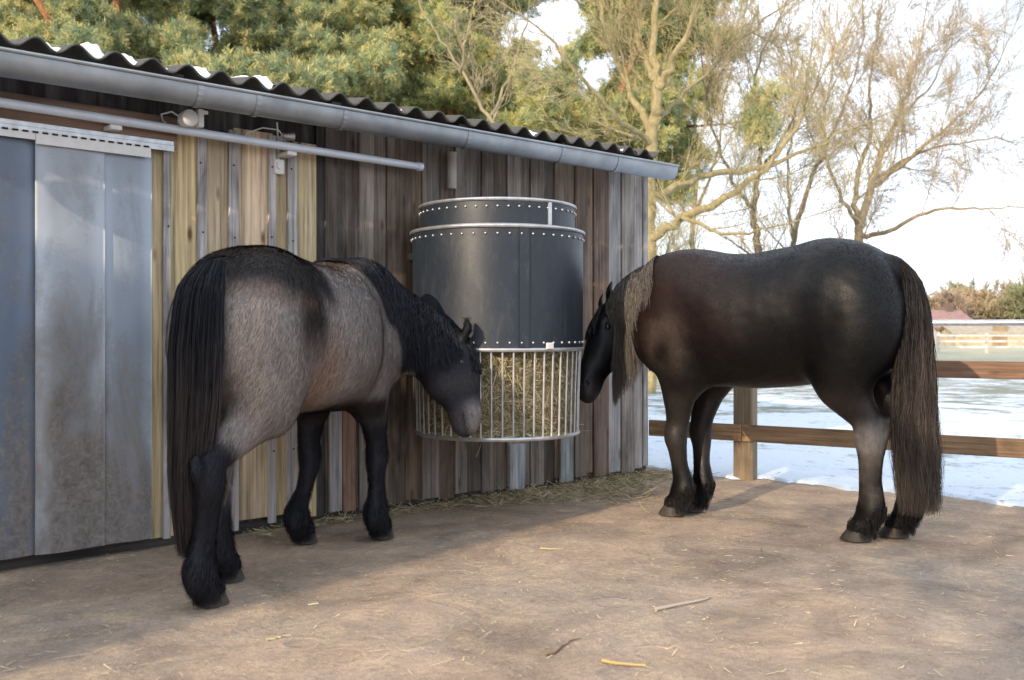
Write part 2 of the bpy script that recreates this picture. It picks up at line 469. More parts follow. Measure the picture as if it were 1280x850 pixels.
    flow = np.stack([-.55 - .0 * root[:, 0], .0 * root[:, 0], -.8 + 0 * root[:, 0]], 1) + rng.normal(0, .18, (nh, 3))
    flow -= rn * (flow * rn).sum(1)[:, None]; flow /= np.linalg.norm(flow, axis=1)[:, None] + 1e-9
    ln = P['hlen'] * rng.uniform(.6, 1.3, nh)
    low = root[:, 2] < .30; ln = np.where(low & (P['feather'] > 0), ln * 1.5, ln)
    hd_ = np.abs((root - H0) @ a / L - .6) < .5; near = (np.linalg.norm(root - hp(.6, 0), axis=1) < .35); ln = np.where(near, ln * .45, ln)
    S = np.stack([root, root + flow * ln[:, None] * .5 + rn * ln[:, None] * .14, root + flow * ln[:, None] + rn * ln[:, None] * P['lift']], 1)
    Wd = np.stack([np.full(nh, .0011), np.full(nh, .0009), np.full(nh, .0002)], 1)
    sv = np.cross(rn, flow)[:, None, :]
    hv = np.stack([S - sv * Wd[..., None], S + sv * Wd[..., None]], 2).reshape(-1, 3)
    i = (np.arange(nh)[:, None] * 3 + np.arange(2)[None, :]).ravel() * 2
    hf = np.stack([i, i + 1, i + 3, i + 2], 1) + len(V)
    hcol = np.repeat(hc, 6, axis=0)
    root_o = empty(name, (*origin, 0), ang); tag(root_o, label, 'horse')
    body = mesh_np('body', np.concatenate([V, hv]), np.concatenate([F, hf]), P['coat_mat'], root_o, col=np.clip(np.concatenate([col, hcol]), .002, 1))
    body.data.materials.append(M_['short_hair'])
    body.data.polygons.foreach_set('material_index', np.concatenate([np.zeros(len(F), dtype=np.int32), np.ones(len(hf), dtype=np.int32)]))
    # ---- hooves
    for (hx, hy) in hoofs:
        mb = MB(); n = 28
        rings = []
        for z, r0, off, sc in ((.075, .050 * TH, -.012, 1.0), (.055, .055 * TH, -.004, 1.05), (.02, .062 * TH, .008, 1.12), (.0, .065 * TH, .014, 1.15)):
            rings.append([(hx + off + r0 * sc * math.cos(t) * (1.12 if math.cos(t) > 0 else .85), hy + r0 * math.sin(t), z) for t in np.linspace(0, 2 * math.pi, n, endpoint=False)])
        Vh = [p_ for r_ in rings for p_ in r_]; Fh = []
        for r_ in range(3):
            for k in range(n): Fh.append((r_ * n + k, (r_ + 1) * n + k, (r_ + 1) * n + (k + 1) % n, r_ * n + (k + 1) % n))
        Fh.append(tuple(range(n))[::-1] if False else tuple(range(n))); Fh.append(tuple(range(4 * n - 1, 3 * n - 1, -1)))
        mb.add(Vh, Fh, P['hoofcol']); mb.build('hoof', M_['hoof'], root_o, smooth=True)
    # ---- eyes
    for q in (-1, 1):
        mb = MB(); mb.sphere(hp(.25, .034, q * (.087 * P.get('headw', 1.0) + .004)), .021, 14, 10, col=(.008, .006, .005)); mb.build('eye', M_['eye'], root_o, smooth=True)
    # ---- hair
    def hair(nm, S, W, C, parent=root_o):
        n, m, _ = S.shape; V_, F_ = ribbons(S, W)
        mesh_np(nm, V_, F_, P['hair_mat'], parent, col=np.clip(np.repeat(C, 2, axis=1).reshape(-1, 3), .002, 1))
    ctx = dict(fl=fl, hp=hp, a=a, Fv=Fv, sd=sd, L=L, H0=H0, legs=legs, hoofs=hoofs, hair=hair, V=V, N=N)
    P['hairfn'](ctx)
    return root_o, ctx

def bez(P, t):
    """Catmull-Rom through P (k,...,3) at parameters t in 0..k-1"""
    P = np.asarray(P, float); k = len(P); i = np.clip(np.floor(t).astype(int), 0, k - 2); w = (t - i)
    p0 = P[np.maximum(i - 1, 0)]; p1 = P[i]; p2 = P[i + 1]; p3 = P[np.minimum(i + 2, k - 1)]; w = w.reshape(w.shape + (1,) * (P.ndim - 1))
    return .5 * (2 * p1 + (p2 - p0) * w + (2 * p0 - 5 * p1 + 4 * p2 - p3) * w ** 2 + (3 * p1 - p0 - 3 * p2 + p3) * w ** 3)

def hang(fl, S, clear=.006):
    """push strand points out of the skin"""
    n, m, _ = S.shape; Q = S.reshape(-1, 3)
    lo, hi = fl.lo + fl.h * 2, fl.lo + fl.h * (fl.n - 3)
    for it in range(5):
        ok = ((Q > lo) & (Q < hi)).all(1); q = Q[ok]
        t = (q - fl.lo) / fl.h; i = np.round(t).astype(int); f = fl.f[i[:, 0], i[:, 1], i[:, 2]]
        inside = f < clear
        if not inside.any(): break
        g = fl.grad(q[inside]); q[inside] += g * (np.minimum(clear - f[inside], .05))[:, None]; Q[ok] = q
    return Q.reshape(n, m, 3)
# ------------------------------------------------------------------ camera, light, world
cam = bpy.data.cameras.new('camera'); co = bpy.data.objects.new('camera', cam); link(co); scene.camera = co
co.location = (0, 0, CAM_H); co.rotation_euler = (R(90), 0, 0)
cam.sensor_width = 36; cam.lens = F_PX / 1280 * 36; cam.shift_y = -(425 - HZ) / 1280
cam.clip_end = 3000; cam.clip_start = .05
cam.dof.use_dof = True; cam.dof.focus_distance = 5.9; cam.dof.aperture_fstop = 3.2
sun = bpy.data.lights.new('sun', 'SUN'); so = bpy.data.objects.new('sun', sun); link(so)
sun.energy = 5.0; sun.angle = R(.5); sun.color = (1.0, .80, .58)
el = R(SUN_EL); d = np.array([SUN_AZ[0] * math.cos(el), SUN_AZ[1] * math.cos(el), -math.sin(el)])
from mathutils import Vector
so.rotation_euler = Vector(d).to_track_quat('-Z', 'Y').to_euler()
w = bpy.data.worlds.new('World'); scene.world = w; w.use_nodes = True; nt = w.node_tree; nt.nodes.clear()
sky = nt.nodes.new('ShaderNodeTexSky'); sky.sky_type = 'NISHITA'; sky.sun_disc = False
sky.sun_elevation = el; sky.sun_rotation = math.atan2(-SUN_AZ[0], -SUN_AZ[1]); sky.air_density = 1.0; sky.dust_density = 1.2; sky.ozone_density = 1.0
bg = nt.nodes.new('ShaderNodeBackground'); bg.inputs[1].default_value = .15
ow = nt.nodes.new('ShaderNodeOutputWorld')
# thin high cloud: the sky is pulled towards a bright haze, thickest low and to the right
tc = nt.nodes.new('ShaderNodeTexCoord'); nz = nt.nodes.new('ShaderNodeTexNoise'); nz.inputs['Scale'].default_value = 2.2; nz.inputs['Detail'].default_value = 6
mp = nt.nodes.new('ShaderNodeMapping'); mp.inputs['Scale'].default_value = (1, 1, 2.6)
nt.links.new(tc.outputs['Generated'], mp.inputs[0]); nt.links.new(mp.outputs[0], nz.inputs['Vector'])
rp = nt.nodes.new('ShaderNodeValToRGB'); rp.color_ramp.elements[0].position = .36; rp.color_ramp.elements[0].color = (.42, .42, .42, 1); rp.color_ramp.elements[1].position = .54; rp.color_ramp.elements[1].color = (.95, .95, .95, 1)
nt.links.new(nz.outputs[0], rp.inputs[0])
mx = nt.nodes.new('ShaderNodeMix'); mx.data_type = 'RGBA'
nt.links.new(rp.outputs[0], mx.inputs[0]); nt.links.new(sky.outputs[0], mx.inputs[6]); mx.inputs[7].default_value = (10.6, 11.5, 13.0, 1)
nt.links.new(mx.outputs[2], bg.inputs[0]); nt.links.new(bg.outputs[0], ow.inputs[0])
scene.view_settings.view_transform = 'Standard'; scene.view_settings.look = 'None'; scene.view_settings.exposure = 0; scene.view_settings.gamma = 1
scene.cycles.max_bounces = 6; scene.cycles.transparent_max_bounces = 8
scene.cycles.use_adaptive_sampling = True
# ------------------------------------------------------------------ the two horses
M_ = {}
M_['hoof'] = simple('hoof_horn', (.045, .037, .030), .6, var=.4, scale=30, bump=.3)
M_['short_hair'] = m_hair('short_hair', .5, .25)
t_ = NT('eye_gloss'); t_.col((.006, .004, .003)).set(Roughness=.08); M_['eye'] = t_.m

def torso(s, w, rear=-.82):
    T = [(rear, 1.26, 1.12, .05), (rear + .035, 1.39, .99, .17), (rear + .10, 1.475, .90, .72 * w), (-.56, 1.565, .86, .92 * w), (-.44, 1.605, .85, .95 * w),
         (-.30, 1.618, .825, .95 * w), (-.14, 1.586, .795, .98 * w), (.10, 1.555, .775, (1.03 if s > .95 else 1.17) * w), (.28, 1.562, .78, (1.0 if s > .95 else 1.13) * w), (.42, 1.588, .80, .90 * w),
         (.53, 1.602, .84, .78 * w), (.66, 1.56, .89, .70 * w), (.78, 1.48, .96, .60 * w), (.85, 1.38, 1.03, .40 * w), (.89, 1.30, 1.10, .12 * w)]
    return [(a, b * s if b > 1.2 else b * s, c * s, d) for a, b, c, d in T]

def col_black(V, N, h):
    c = np.empty((len(V), 3)); c[:] = (.0085, .0080, .0098)
    n = fnoise(V, 5, 11, 3); n2 = fnoise(V, 16, 12, 3)
    x, y, z = V.T
    br = smooth01(x + .10 * n, -.12, .35) * smooth01(z + .08 * n, .88, 1.15) * (1 - smooth01(x, .95, 1.1))
    c = c + br[:, None] * (np.array([.027, .0125, .0095]) - c) * .9
    # paler clipped hair round the elbow and shoulder point
    d = np.sqrt(((x - .56) / .17) ** 2 + ((z - .98) / .20) ** 2); ringy = np.exp(-((d - .62 - .25 * n2) / .38) ** 2) * (np.abs(y) > .12)
    c = c + (ringy * .62)[:, None] * (np.array([.105, .078, .062]) - c)
    g = np.exp(-(((x + .28 + .16 * (z - 1.3)) / .055) ** 2)) * smooth01(z, 1.30, 1.42) * .45
    c = c + g[:, None] * (np.array([.07, .055, .048]) - c)
    # dusty lower legs
    c *= np.where(br > .3, .55, .34)[:, None] if False else (.32 + .26 * br)[:, None]
    hl = smooth01(-x, .2, .4) * (1 - smooth01(z + .04 * n2, .50, .62)) * smooth01(z, .17, .26)
    c = c + (hl * np.clip(.45 + .7 * n2, 0, 1))[:, None] * (np.array([.085, .070, .060]) - c)
    hk = np.exp(-(((z - .54) / .085) ** 2)) * smooth01(-x, .3, .4) * smooth01(n2, -.7, .5)
    c = c + hk[:, None] * (np.array([.19, .172, .16]) - c)
    ga = np.exp(-(((z - .72) / .09) ** 2)) * smooth01(-x, .25, .4) * .35
    c = c + ga[:, None] * (np.array([.075, .060, .055]) - c)
    fl_ = smooth01(x, .2, .4) * (1 - smooth01(z, .70, .85)) * smooth01(z, .2, .4) * (.25 + .25 * n)
    c = c + fl_[:, None] * (np.array([.05, .042, .038]) - c)
    return c

def hair_black(k):
    fl = k['fl']; hair = k['hair']
    # tail: black at the dock, faded brown-grey and wavy below
    n, m = 11000, 16; t = np.linspace(0, 1, m)[None, :]
    C0 = np.array([(-.70, .0, 1.48), (-.765, .01, 1.36), (-.785, .02, 1.12), (-.785, .03, .80), (-.80, .04, .48), (-.825, .05, .16)])
    path = bez(C0, np.linspace(0, 5, m))
    r = np.array([.022, .066, .108, .13, .14, .118]); rad = np.interp(np.linspace(0, 5, m), range(6), r)
    an = rng.uniform(0, 2 * np.pi, n); rr = np.sqrt(rng.uniform(0, 1, n))
    ln = rng.uniform(.72, 1.0, n) ** .6
    tt = np.clip(t * ln[:, None], 0, 1) * (m - 1); i = np.minimum(tt.astype(int), m - 2); w = tt - i
    base = path[i] * (1 - w)[..., None] + path[i + 1] * w[..., None]; rd = rad[i] * (1 - w) + rad[i + 1] * w
    clump = rng.integers(0, 60, n); ph = rng.uniform(0, 6.28, 60)[clump]; fr = rng.uniform(9, 15, 60)[clump]
    wav = np.sin(fr[:, None] * t * 2.2 + ph[:, None]) * .017 * t
    S = base + np.stack([np.cos(an)[:, None] * rr[:, None] * rd * .75 + wav * .6, np.sin(an)[:, None] * rr[:, None] * rd * 1.05 + wav, 0 * rd], 2)
    S += np.cumsum(rng.normal(0, .0022, S.shape), axis=1) * t[..., None]
    W = (.0012 * (1 - .75 * t ** 3)) * np.ones((n, 1))
    f = smooth01(t + rng.normal(0, .07, (n, 1)), .36, .72)[..., None]
    C = np.array([.010, .009, .010]) * (1 - f) + f * np.array([.072, .056, .046]) * rng.uniform(.4, 1.7, (n, 1, 1))
    hair('tail', S, W, C)
    # mane: long faded hair falling over the near (left) side of the neck
    n, m = 10000, 12; t = np.linspace(0, 1, m)[None, :]
    cr = np.array(P_BLACK['crest']); q = rng.uniform(0, 1, n) ** .85
    root = bez(cr, q * (len(cr) - 1)); side = np.array(P_BLACK['maneside'])
    ln = (.26 + .34 * smooth01(q, .05, .5)) * rng.uniform(.55, 1.1, n)
    out = .045 + .13 * rng.uniform(0, 1, n)
    S = root[:, None, :] + side * (out[:, None] * np.sqrt(t) * 1.25)[..., None] + np.array([0, 0, -1]) * (ln[:, None] * (t ** 1.15))[..., None] 
    S[:, :, :2] += np.cumsum(rng.normal(0, .0018, (n, m, 2)), axis=1) * t[..., None]
    S[:, :, 2] += (.03 * np.sin(t * 3.1) )
    S = hang(fl, S, .008); S += (fnoise(S.reshape(-1, 3) * np.array([1, 1, .5]), 30, 91, 2).reshape(n, m)[..., None] * np.array([.010, .010, 0])) * t[..., None]
    f = smooth01(t + rng.normal(0, .1, (n, 1)) + .25 * smooth01(q, .1, .5)[:, None], .12, .45)[..., None]
    C = np.array([.014, .012, .011]) * (1 - f) + f * np.array([.105, .093, .083]) * rng.uniform(.3, 1.6, (n, 1, 1))
    hair('mane', S, (.0012 * (1 - .7 * t ** 3)) * np.ones((n, 1)), C)
    # forelock
    n = 260; q = rng.uniform(-1, 1, n)
    root = np.array([k['hp'](-.02, .07, v * .03) for v in q])
    S = root[:, None, :] + (k['a'] * .22)[None, None, :] * t[..., None] * rng.uniform(.6, 1.1, (n, 1, 1)) + k['Fv'] * .03 * np.sin(t * 2.6)[..., None] + (k['sd'] * (q * .035)[:, None])[:, None, :] * t[..., None]
    hair('forelock', hang(fl, S), .0024 * np.ones((n, m)), np.ones((n, m, 3)) * np.array([.014, .012, .012]))
    feather(k, (.013, .012, .013), .35)

def feather(k, c, amt):
    fl = k['fl']; m = 7; t = np.linspace(0, 1, m)[None, :]
    for (hx, hy), LG in zip(k['hoofs'], k['legs']):
        LG = np.array(LG)[::-1]
        n = int(2600 * amt + 500); top = .13 + .17 * amt
        an = np.where(rng.uniform(0, 1, n) < .7, np.pi + rng.normal(0, .75, n), rng.uniform(0, 2 * np.pi, n))
        back = smooth01(-np.cos(an), -.3, .8)
        z0 = .06 + (top - .06) * rng.uniform(0, 1, n) ** 1.3 * (.35 + .65 * back)
        dz = np.minimum(rng.uniform(.05, .11, n) * (.5 + .5 * amt), z0 - .012)
        cx = np.interp(z0, LG[:, 2], LG[:, 0]); cy = np.interp(z0, LG[:, 2], LG[:, 1]); rr_ = np.interp(z0, LG[:, 2], LG[:, 3])
        root = np.stack([cx + np.cos(an) * rr_ * .95, cy + np.sin(an) * rr_ * .9, z0], 1)
        fall = 1 - smooth01(z0, .16, top)
        o = np.stack([np.cos(an) * (.006 + (.012) * fall) - .008 * amt * back * fall, np.sin(an) * (.004 + (.008) * fall), 0 * an], 1) + rng.normal(0, .004, (n, 3))
        S = root[:, None, :] + o[:, None, :] * (t ** .8)[..., None] + np.array([0, 0, -1]) * (dz[:, None] * t ** 1.1)[..., None]
        S = hang(fl, S, .003); S[:, :, 2] = np.maximum(S[:, :, 2], .006)
        k['hair']('feather', S, .0010 * (1 - .7 * t ** 2) * np.ones((n, 1)), np.ones((n, m, 3)) * np.array(c) * rng.uniform(.6, 1.6, (n, 1, 1)))

def col_roan(V, N, h):
    x, y, z = V.T; n = fnoise(V, 5, 21, 3); n2 = fnoise(V, 22, 22, 3); n3 = fnoise(V * np.array([1, 1, .4]), 45, 23, 2)
    base = np.array([.25, .218, .200]); c = np.empty((len(V), 3)); c[:] = base
    c *= (1 + .16 * n + .16 * n3)[:, None]
    # whiter hair low on the barrel, rusty flank
    c += (smooth01(x, -.15, .1) * (1 - smooth01(x, .5, .7)))[:, None] * (np.array([.185, .160, .150]) - c) * .75
    mot = smooth01(n2 + .5 * n3, .05, .6) * smooth01(x, -.05, .15) * smooth01(z, .95, 1.15)
    c += (mot * .4)[:, None] * (np.array([.055, .046, .045]) - c)
    rust = np.exp(-((x + .18) / .13) ** 2) * (1 - smooth01(z, .95, 1.2)) * smooth01(z, .6, .75)
    c += (rust * .6)[:, None] * (np.array([.26, .14, .075]) - c)
    dark = np.array([.018, .0135, .012])
    # black cap over croup and loin, running down in front of the haunch
    cap = smooth01(z + .05 * n + .05 * smooth01(x, -.7, -.35), 1.20, 1.35) * (1 - smooth01(x, -.16 , -.05))
    band = np.exp(-(((x + .35 + .04 * n) / .13) ** 4)) * smooth01(z + .06 * n, .90, 1.15)
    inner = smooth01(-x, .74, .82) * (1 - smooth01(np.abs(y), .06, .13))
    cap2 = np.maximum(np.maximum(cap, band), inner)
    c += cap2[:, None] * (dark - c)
    hal = np.exp(-((cap - .42) / .28) ** 2) * (x < -.3); c += (hal * .35)[:, None] * (np.array([.20, .115, .075]) - c)
    c += (smooth01(z + .04 * n, 1.38, 1.46) * smooth01(x, -.05, .1) * .55)[:, None] * (np.array([.23, .13, .085]) - c) * (1 - smooth01(x, .3, .45))[:, None]
    # belly line
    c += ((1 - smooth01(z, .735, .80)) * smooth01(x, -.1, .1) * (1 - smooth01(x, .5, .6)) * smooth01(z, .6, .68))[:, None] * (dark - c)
    # neck and legs black
    leg = np.array([.012, .012, .017])
    nk = smooth01(x + .35 * (z - 1.2) * 0 + .04 * n + .55 * np.maximum(-y - .22, 0), .62, .76) * smooth01(z, .82, .95)
    hm_ = smooth01(x, .60, .68) * smooth01(-y, .26, .32) * smooth01(z, .50, .58); nk = np.maximum(np.maximum(nk, smooth01(x, .80, .86)), hm_)
    c += nk[:, None] * (leg - c)
    lf = (x > .1) * (1 - smooth01(z + .05 * n, .60, .76)); lh = (x < -.15) * (1 - smooth01(z + .06 * n - 1.3 * np.clip(-x - .64, -.12, .25), .42, .56))
    c += np.maximum(lf, lh)[:, None] * (leg - c)
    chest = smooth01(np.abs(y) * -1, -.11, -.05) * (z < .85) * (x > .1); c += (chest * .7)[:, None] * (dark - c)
    # head: dark with a greyed muzzle
    q = (V - h['H0']) @ h['a'] / h['L']; off = (V - h['H0']) @ h['Fv']; onh = (q > -.4) & (x > .62) & (y < -.28)
    c = np.where(onh[:, None], c * (1 + .2 * n2)[:, None], c)
    gm = onh * smooth01(q, .62, .92) * (.25 + .75 * smooth01(off, -.03, .035)); c += gm[:, None] * (np.array([.20, .175, .165]) - c)
    mo = onh * smooth01(q, .84, .88) * np.exp(-((off + .022) / .006) ** 2); c += mo[:, None] * (np.array([.01, .008, .008]) - c)
    gf = onh * np.exp(-((q - .5) / .14) ** 2) * .3; c += gf[:, None] * (np.array([.085, .075, .072]) - c)
    return c

def hair_roan(k):
    fl = k['fl']; hair = k['hair']
    n, m = 11000, 16; t = np.linspace(0, 1, m)[None, :]
    C0 = np.array([(-.70, .0, 1.39), (-.785, .0, 1.28), (-.82, .0, 1.05), (-.82, .01, .78), (-.82, .03, .50), (-.78, .05, .19)])
    path = bez(C0, np.linspace(0, 5, m)); r = np.array([.05, .105, .118, .108, .085, .055]); rad = np.interp(np.linspace(0, 5, m), range(6), r)
    an = rng.uniform(0, 2 * np.pi, n); rr = np.sqrt(rng.uniform(0, 1, n)); ln = rng.uniform(.45, 1.0, n) ** .5
    tt = np.clip(t * ln[:, None], 0, 1) * (m - 1); i = np.minimum(tt.astype(int), m - 2); w = tt - i
    base = path[i] * (1 - w)[..., None] + path[i + 1] * w[..., None]; rd = rad[i] * (1 - w) + rad[i + 1] * w
    S = base + np.stack([np.cos(an)[:, None] * rr[:, None] * rd * .5, np.sin(an)[:, None] * rr[:, None] * rd, 0 * rd], 2)
    S += np.cumsum(rng.normal(0, .0018, S.shape), axis=1) * t[..., None]
    f = smooth01(t + rng.normal(0, .1, (n, 1)), .45, .85)[..., None]
    C = np.array([.008, .009, .013]) * (1 - f) + f * np.array([.045, .036, .034]) * rng.uniform(.4, 1.8, (n, 1, 1))
    hair('tail', S, (.0012 * (1 - .7 * t ** 3)) * np.ones((n, 1)), C)
    # mane on both sides, thick
    n, m = 12000, 12; t = np.linspace(0, 1, m)[None, :]
    cr = np.array(P_ROAN['crest']); q = rng.uniform(0, 1, n); root = bez(cr, q * (len(cr) - 1))
    sg = np.where(rng.uniform(0, 1, n) < .68, 1.0, -1.0); side = np.array(P_ROAN['maneside'])
    ln = np.interp(q, [0, .15, .5, .85, 1], [.16, .28, .38, .26, .14]) * rng.uniform(.75, 1.12, n)
    out = (.05 + .08 * rng.uniform(0, 1, n)) * sg
    S = root[:, None, :] + side * (out[:, None] * np.sqrt(t) * 1.3)[..., None] + np.array([0, 0, -1]) * (ln[:, None] * t ** 1.2)[..., None]
    S[:, :, 2] += .02 * np.sin(t * 3.1); S[:, :, :2] += np.cumsum(rng.normal(0, .0016, (n, m, 2)), axis=1) * t[..., None]
    S = hang(fl, S, .008)
    C = np.ones((n, m, 3)) * np.array([.0085, .0095, .014]) * rng.uniform(.5, 1.9, (n, 1, 1))
    hair('mane', S, (.0012 * (1 - .7 * t ** 3)) * np.ones((n, 1)), C)
    n = 420; q = rng.uniform(-1, 1, n); root = np.array([k['hp'](-.04, .06, v * .04) for v in q])
    S = root[:, None, :] + (k['a'] * .17)[None, None, :] * t[..., None] * rng.uniform(.6, 1.1, (n, 1, 1)) + k['Fv'] * .035 * np.sin(t * 2.6)[..., None] + (k['sd'] * (q * .05)[:, None])[:, None, :] * t[..., None]
    hair('forelock', hang(fl, S), .0024 * np.ones((n, m)), np.ones((n, m, 3)) * np.array([.010, .011, .015]) * rng.uniform(.6, 1.5, (n, 1, 1)))
    feather(k, (.012, .012, .017), .42)

P_BLACK = dict(scale=1.0, torso=torso(1.0, .345, -.765), w=.335, thick=1.10, ex=.50,
    neck=[(.50, 0, 1.20, .20, .31), (.76, -.01, 1.25, .155, .275), (1.0, -.10, 1.26, .115, .205), (1.20, -.20, 1.17, .088, .145)], neckside=(.2, 1, 0),
    poll=(.69, 6.68, 1.20), muzzle=(.465, 6.42, .71), face=(-1, -.15, .25),
    LF=(.60, .10), RF=(.58, -.10), LH=(-.533, .114), RH=(-.652, -.117), feather=.35, headw=1.05, hairs=80000, hmul=1.0, hvar=.12, hlen=.012, lift=.06,
    tail=[(-.70, 0, 1.43), (-.745, .01, 1.30), (-.76, .02, 1.05)], hoofcol=(1, 1, 1),
    crest=[(.72, .02, 1.50), (.84, .0, 1.475), (1.0, -.06, 1.42), (1.17, -.15, 1.31), (1.21, -.17, 1.27)], maneside=nrm((-.5, .85, 0)),
    colour=col_black, hairfn=hair_black, coat_mat=m_coat('black_coat', .44, .27, .12), hair_mat=m_hair('faded_mane', .6, .25))
P_ROAN = dict(scale=.925, torso=torso(.915, .292, -.75), w=.265, thick=.95, ex=.50,
    neck=[(.46, 0, 1.10, .20, .29), (.70, -.06, 1.14, .155, .25), (.84, -.24, 1.07, .12, .20), (.93, -.40, .98, .095, .15)], neckside=(1, .6, 0),
    poll=(-.345, 5.52, 1.0), muzzle=(-.235, 5.42, .60), face=(1, .12, .1),
    LF=(.433, .185), RF=(.656, -.155), LH=(-.38, .13), RH=(-.749, -.02), feather=1.0, headw=1.08, hairs=150000, hvar=.30, hlen=.028, lift=.22,
    tail=[(-.70, 0, 1.33), (-.765, .0, 1.20), (-.80, .0, .95)], hoofcol=(1, 1, 1),
    crest=[(.42, .0, 1.44), (.62, -.02, 1.42), (.76, -.13, 1.31), (.87, -.28, 1.20), (.93, -.40, 1.11)], maneside=nrm((-.55, -1, 0)),
    colour=col_roan, hairfn=hair_roan, coat_mat=m_coat('roan_coat', .75, .25, .4), hair_mat=m_hair('black_mane', .6, .28))
import time as _tm
_t0 = _tm.time()
build_horse('horse', 'black-brown horse with faded grey-brown mane and tail, standing side-on beside the fence', (1.505, 5.72), math.atan2(.643, -.766), P_BLACK)
build_horse('horse', 'roan horse with black legs and black mane, seen from behind, eating beside the shed', (-1.03, 4.76), R(74), P_ROAN)
print('horses', _tm.time() - _t0)
# ------------------------------------------------------------------ the shed
A0 = np.array([-2.378, 4.645]); WA = math.atan2(.689, .725); WU = np.array([.725, .689]) / math.hypot(.725, .689); WN = np.array([WU[1], -WU[0]])
CORNER = 4.727
def T(px, off=0.0):
    """distance along the wall of the spot that picture column px sees, off metres in front of it"""
    p = A0 + WN * off; k = (px - 640) / F_PX
    return (k * p[1] - p[0]) / (WU[0] - k * WU[1])
def Zw(px, py, off=0.0):
    t = T(px, off); y = (A0 + WN * off + WU * t)[1]; return CAM_H + (HZ - py) * y / F_PX
M_['old_wood'] = m_wood('old_boards', 'z', 62, stain=.9, grey=.38)
M_['new_wood'] = m_wood('new_boards', 'z', 55, stain=.35, knots=.95, grey=0.0)
M_['rail_wood'] = m_wood('rail_boards', 'x', 60, stain=.6, knots=.5)
M_['zinc'] = simple('zinc', (.30, .325, .345), .42, .55, .22, 5, .05)
M_['steel'] = simple('galvanised', (.50, .51, .52), .38, .75, .2, 20, .05)
M_['white_plastic'] = simple('white_plastic', (.72, .72, .70), .45, 0, .06, 20)
M_['dark'] = simple('dark_void', (.02, .017, .015), .9, 0, .3, 4)
shed = empty('shed', (A0[0], A0[1], 0), WA); tag(shed, 'old plank shed with corrugated roof, zinc gutter and strip curtain doorway', 'shed')
# local frame: x along the wall, -y towards the yard
def boards(mb, spans, z0, z1, face, thick=.022, cols=None, jit=.0, zj=.0):
    for i, (a, b, proud, c) in enumerate(spans):
        y1 = -face - proud; r = rng.uniform(0, 1)
        mb.box(a + .0012, b - .0012, y1 - thick, y1, z0 + rng.uniform(-zj, zj), z1, c, r, bev=.0022)
# new boards with battens, between the doorway and the old wall
nb = MB(); Yl = np.array([.57, .455, .27]); ZT = Zw(300, 168)
edges = [188, 212, 245, 285, 297, 343, 358, 371, 392]
for a, b in ((186, 204), (203, 252), (251, 291), (290, 339), (338, 365), (364, 393.5)):
    nb.box(T(a), T(b) - .002, -.022, -.0005, .05 + rng.uniform(-.02, .02), ZT + rng.uniform(-.02, .03), Yl * rng.uniform(.82, 1.12) * np.array([1, rng.uniform(.95, 1.02), rng.uniform(.9, 1.1)]), rng.uniform(), bev=.002)
nb.build('new_board_wall', M_['new_wood'], shed)
for a, b in ((203, 212), (245.5, 257), (285, 297), (335, 344), (358, 370)):
    bt = MB(); bt.box(T(a, .03), T(b, .03), -.046, -.0225, .04 + rng.uniform(-.02, .03), ZT + rng.uniform(-.02, .03), np.array([.44, .41, .40]) * rng.uniform(.88, 1.1), rng.uniform(), bev=.002); bt.build('batten', M_['old_wood'], shed)
nl = MB()
nl.sphere((0, 0, 0), .0055, 6, 4, col=(.03, .025, .02)); nl = nl.build('nail', M_['dark'], shed); first_ = True
for a in (207.5, 251, 291, 339.5, 364):
    for z in (.45, 1.05, 1.62, 2.02):
        o = nl if first_ else link(nl.copy(), shed); first_ = False
        o.location = (T(a, .03) + rng.uniform(-.01, .01), -.047, z + rng.uniform(-.03, .03))
_tl, _tr = T(0, .45), T(847, .45)
_zl, _zr = Zw(0, 62, .45), Zw(847, 208, .45)
def gz(t): return _zl + (_zr - _zl) * (t - _tl) / (_tr - _tl)      # lip of the gutter
def roofz(x, y): return gz(x) + .085 + (y + .36) * math.tan(R(9))
def btop(x): return roofz(x, -.04) - .045
# weathered boards
ob = MB(); x = T(392.5); pal = [(.140, .098, .070), (.20, .165, .135), (.165, .118, .082), (.105, .078, .060), (.26, .22, .185), (.19, .13, .085), (.15, .118, .095)]
x_end = T(738); k = 0; first = True
while x < x_end - .02:
    wd = rng.uniform(.085, .155); 
    if x + wd > x_end - .05: wd = x_end - x
    c = np.array(pal[rng.integers(len(pal))]) * rng.uniform(.75, 1.15)
    if first: c = np.array((.035, .03, .028)); wd = .055; first = False
    ob.box(x + .001, x + wd - .001, -.024 - (.012 if k % 2 else 0), -.001, .03 + rng.uniform(-.015, .03), btop(x), c, rng.uniform(), bev=.0025)
    x += wd; k += 1
for a, b, c in ((738, 757, (.165, .10, .066)), (757, 773, (.37, .36, .355)), (773, 789, (.27, .235, .205)), (789, 800, (.34, .31, .285)), (800, 806.5, (.38, .36, .34))):
    xa, xb = max(T(a), x), min(T(b), CORNER)
    ob.box(xa + .001, xb - .001, -.024 - (.012 if k % 2 else 0), -.001, .03 + rng.uniform(-.015, .02), btop(xa), c, rng.uniform(), bev=.0025); k += 1; x = xb
ob.build('old_board_wall', M_['old_wood'], shed)
# battens and patched pieces seen low on the old wall
for a, b, z0, z1, c in ((412, 427, .05, 1.05, (.30, .29, .29)), (428, 444, .04, .95, (.24, .13, .08)), (470, 484, .05, .9, (.13, .10, .085)), (637, 656, .02, .33, (.33, .345, .37)), (700, 716, .02, .52, (.28, .31, .31))):
    lp = MB(); lp.box(T(a, .05), T(b, .05), -.058, -.0375, z0, z1, c, rng.uniform(), bev=.002); lp.build('patch_board', M_['old_wood'], shed)
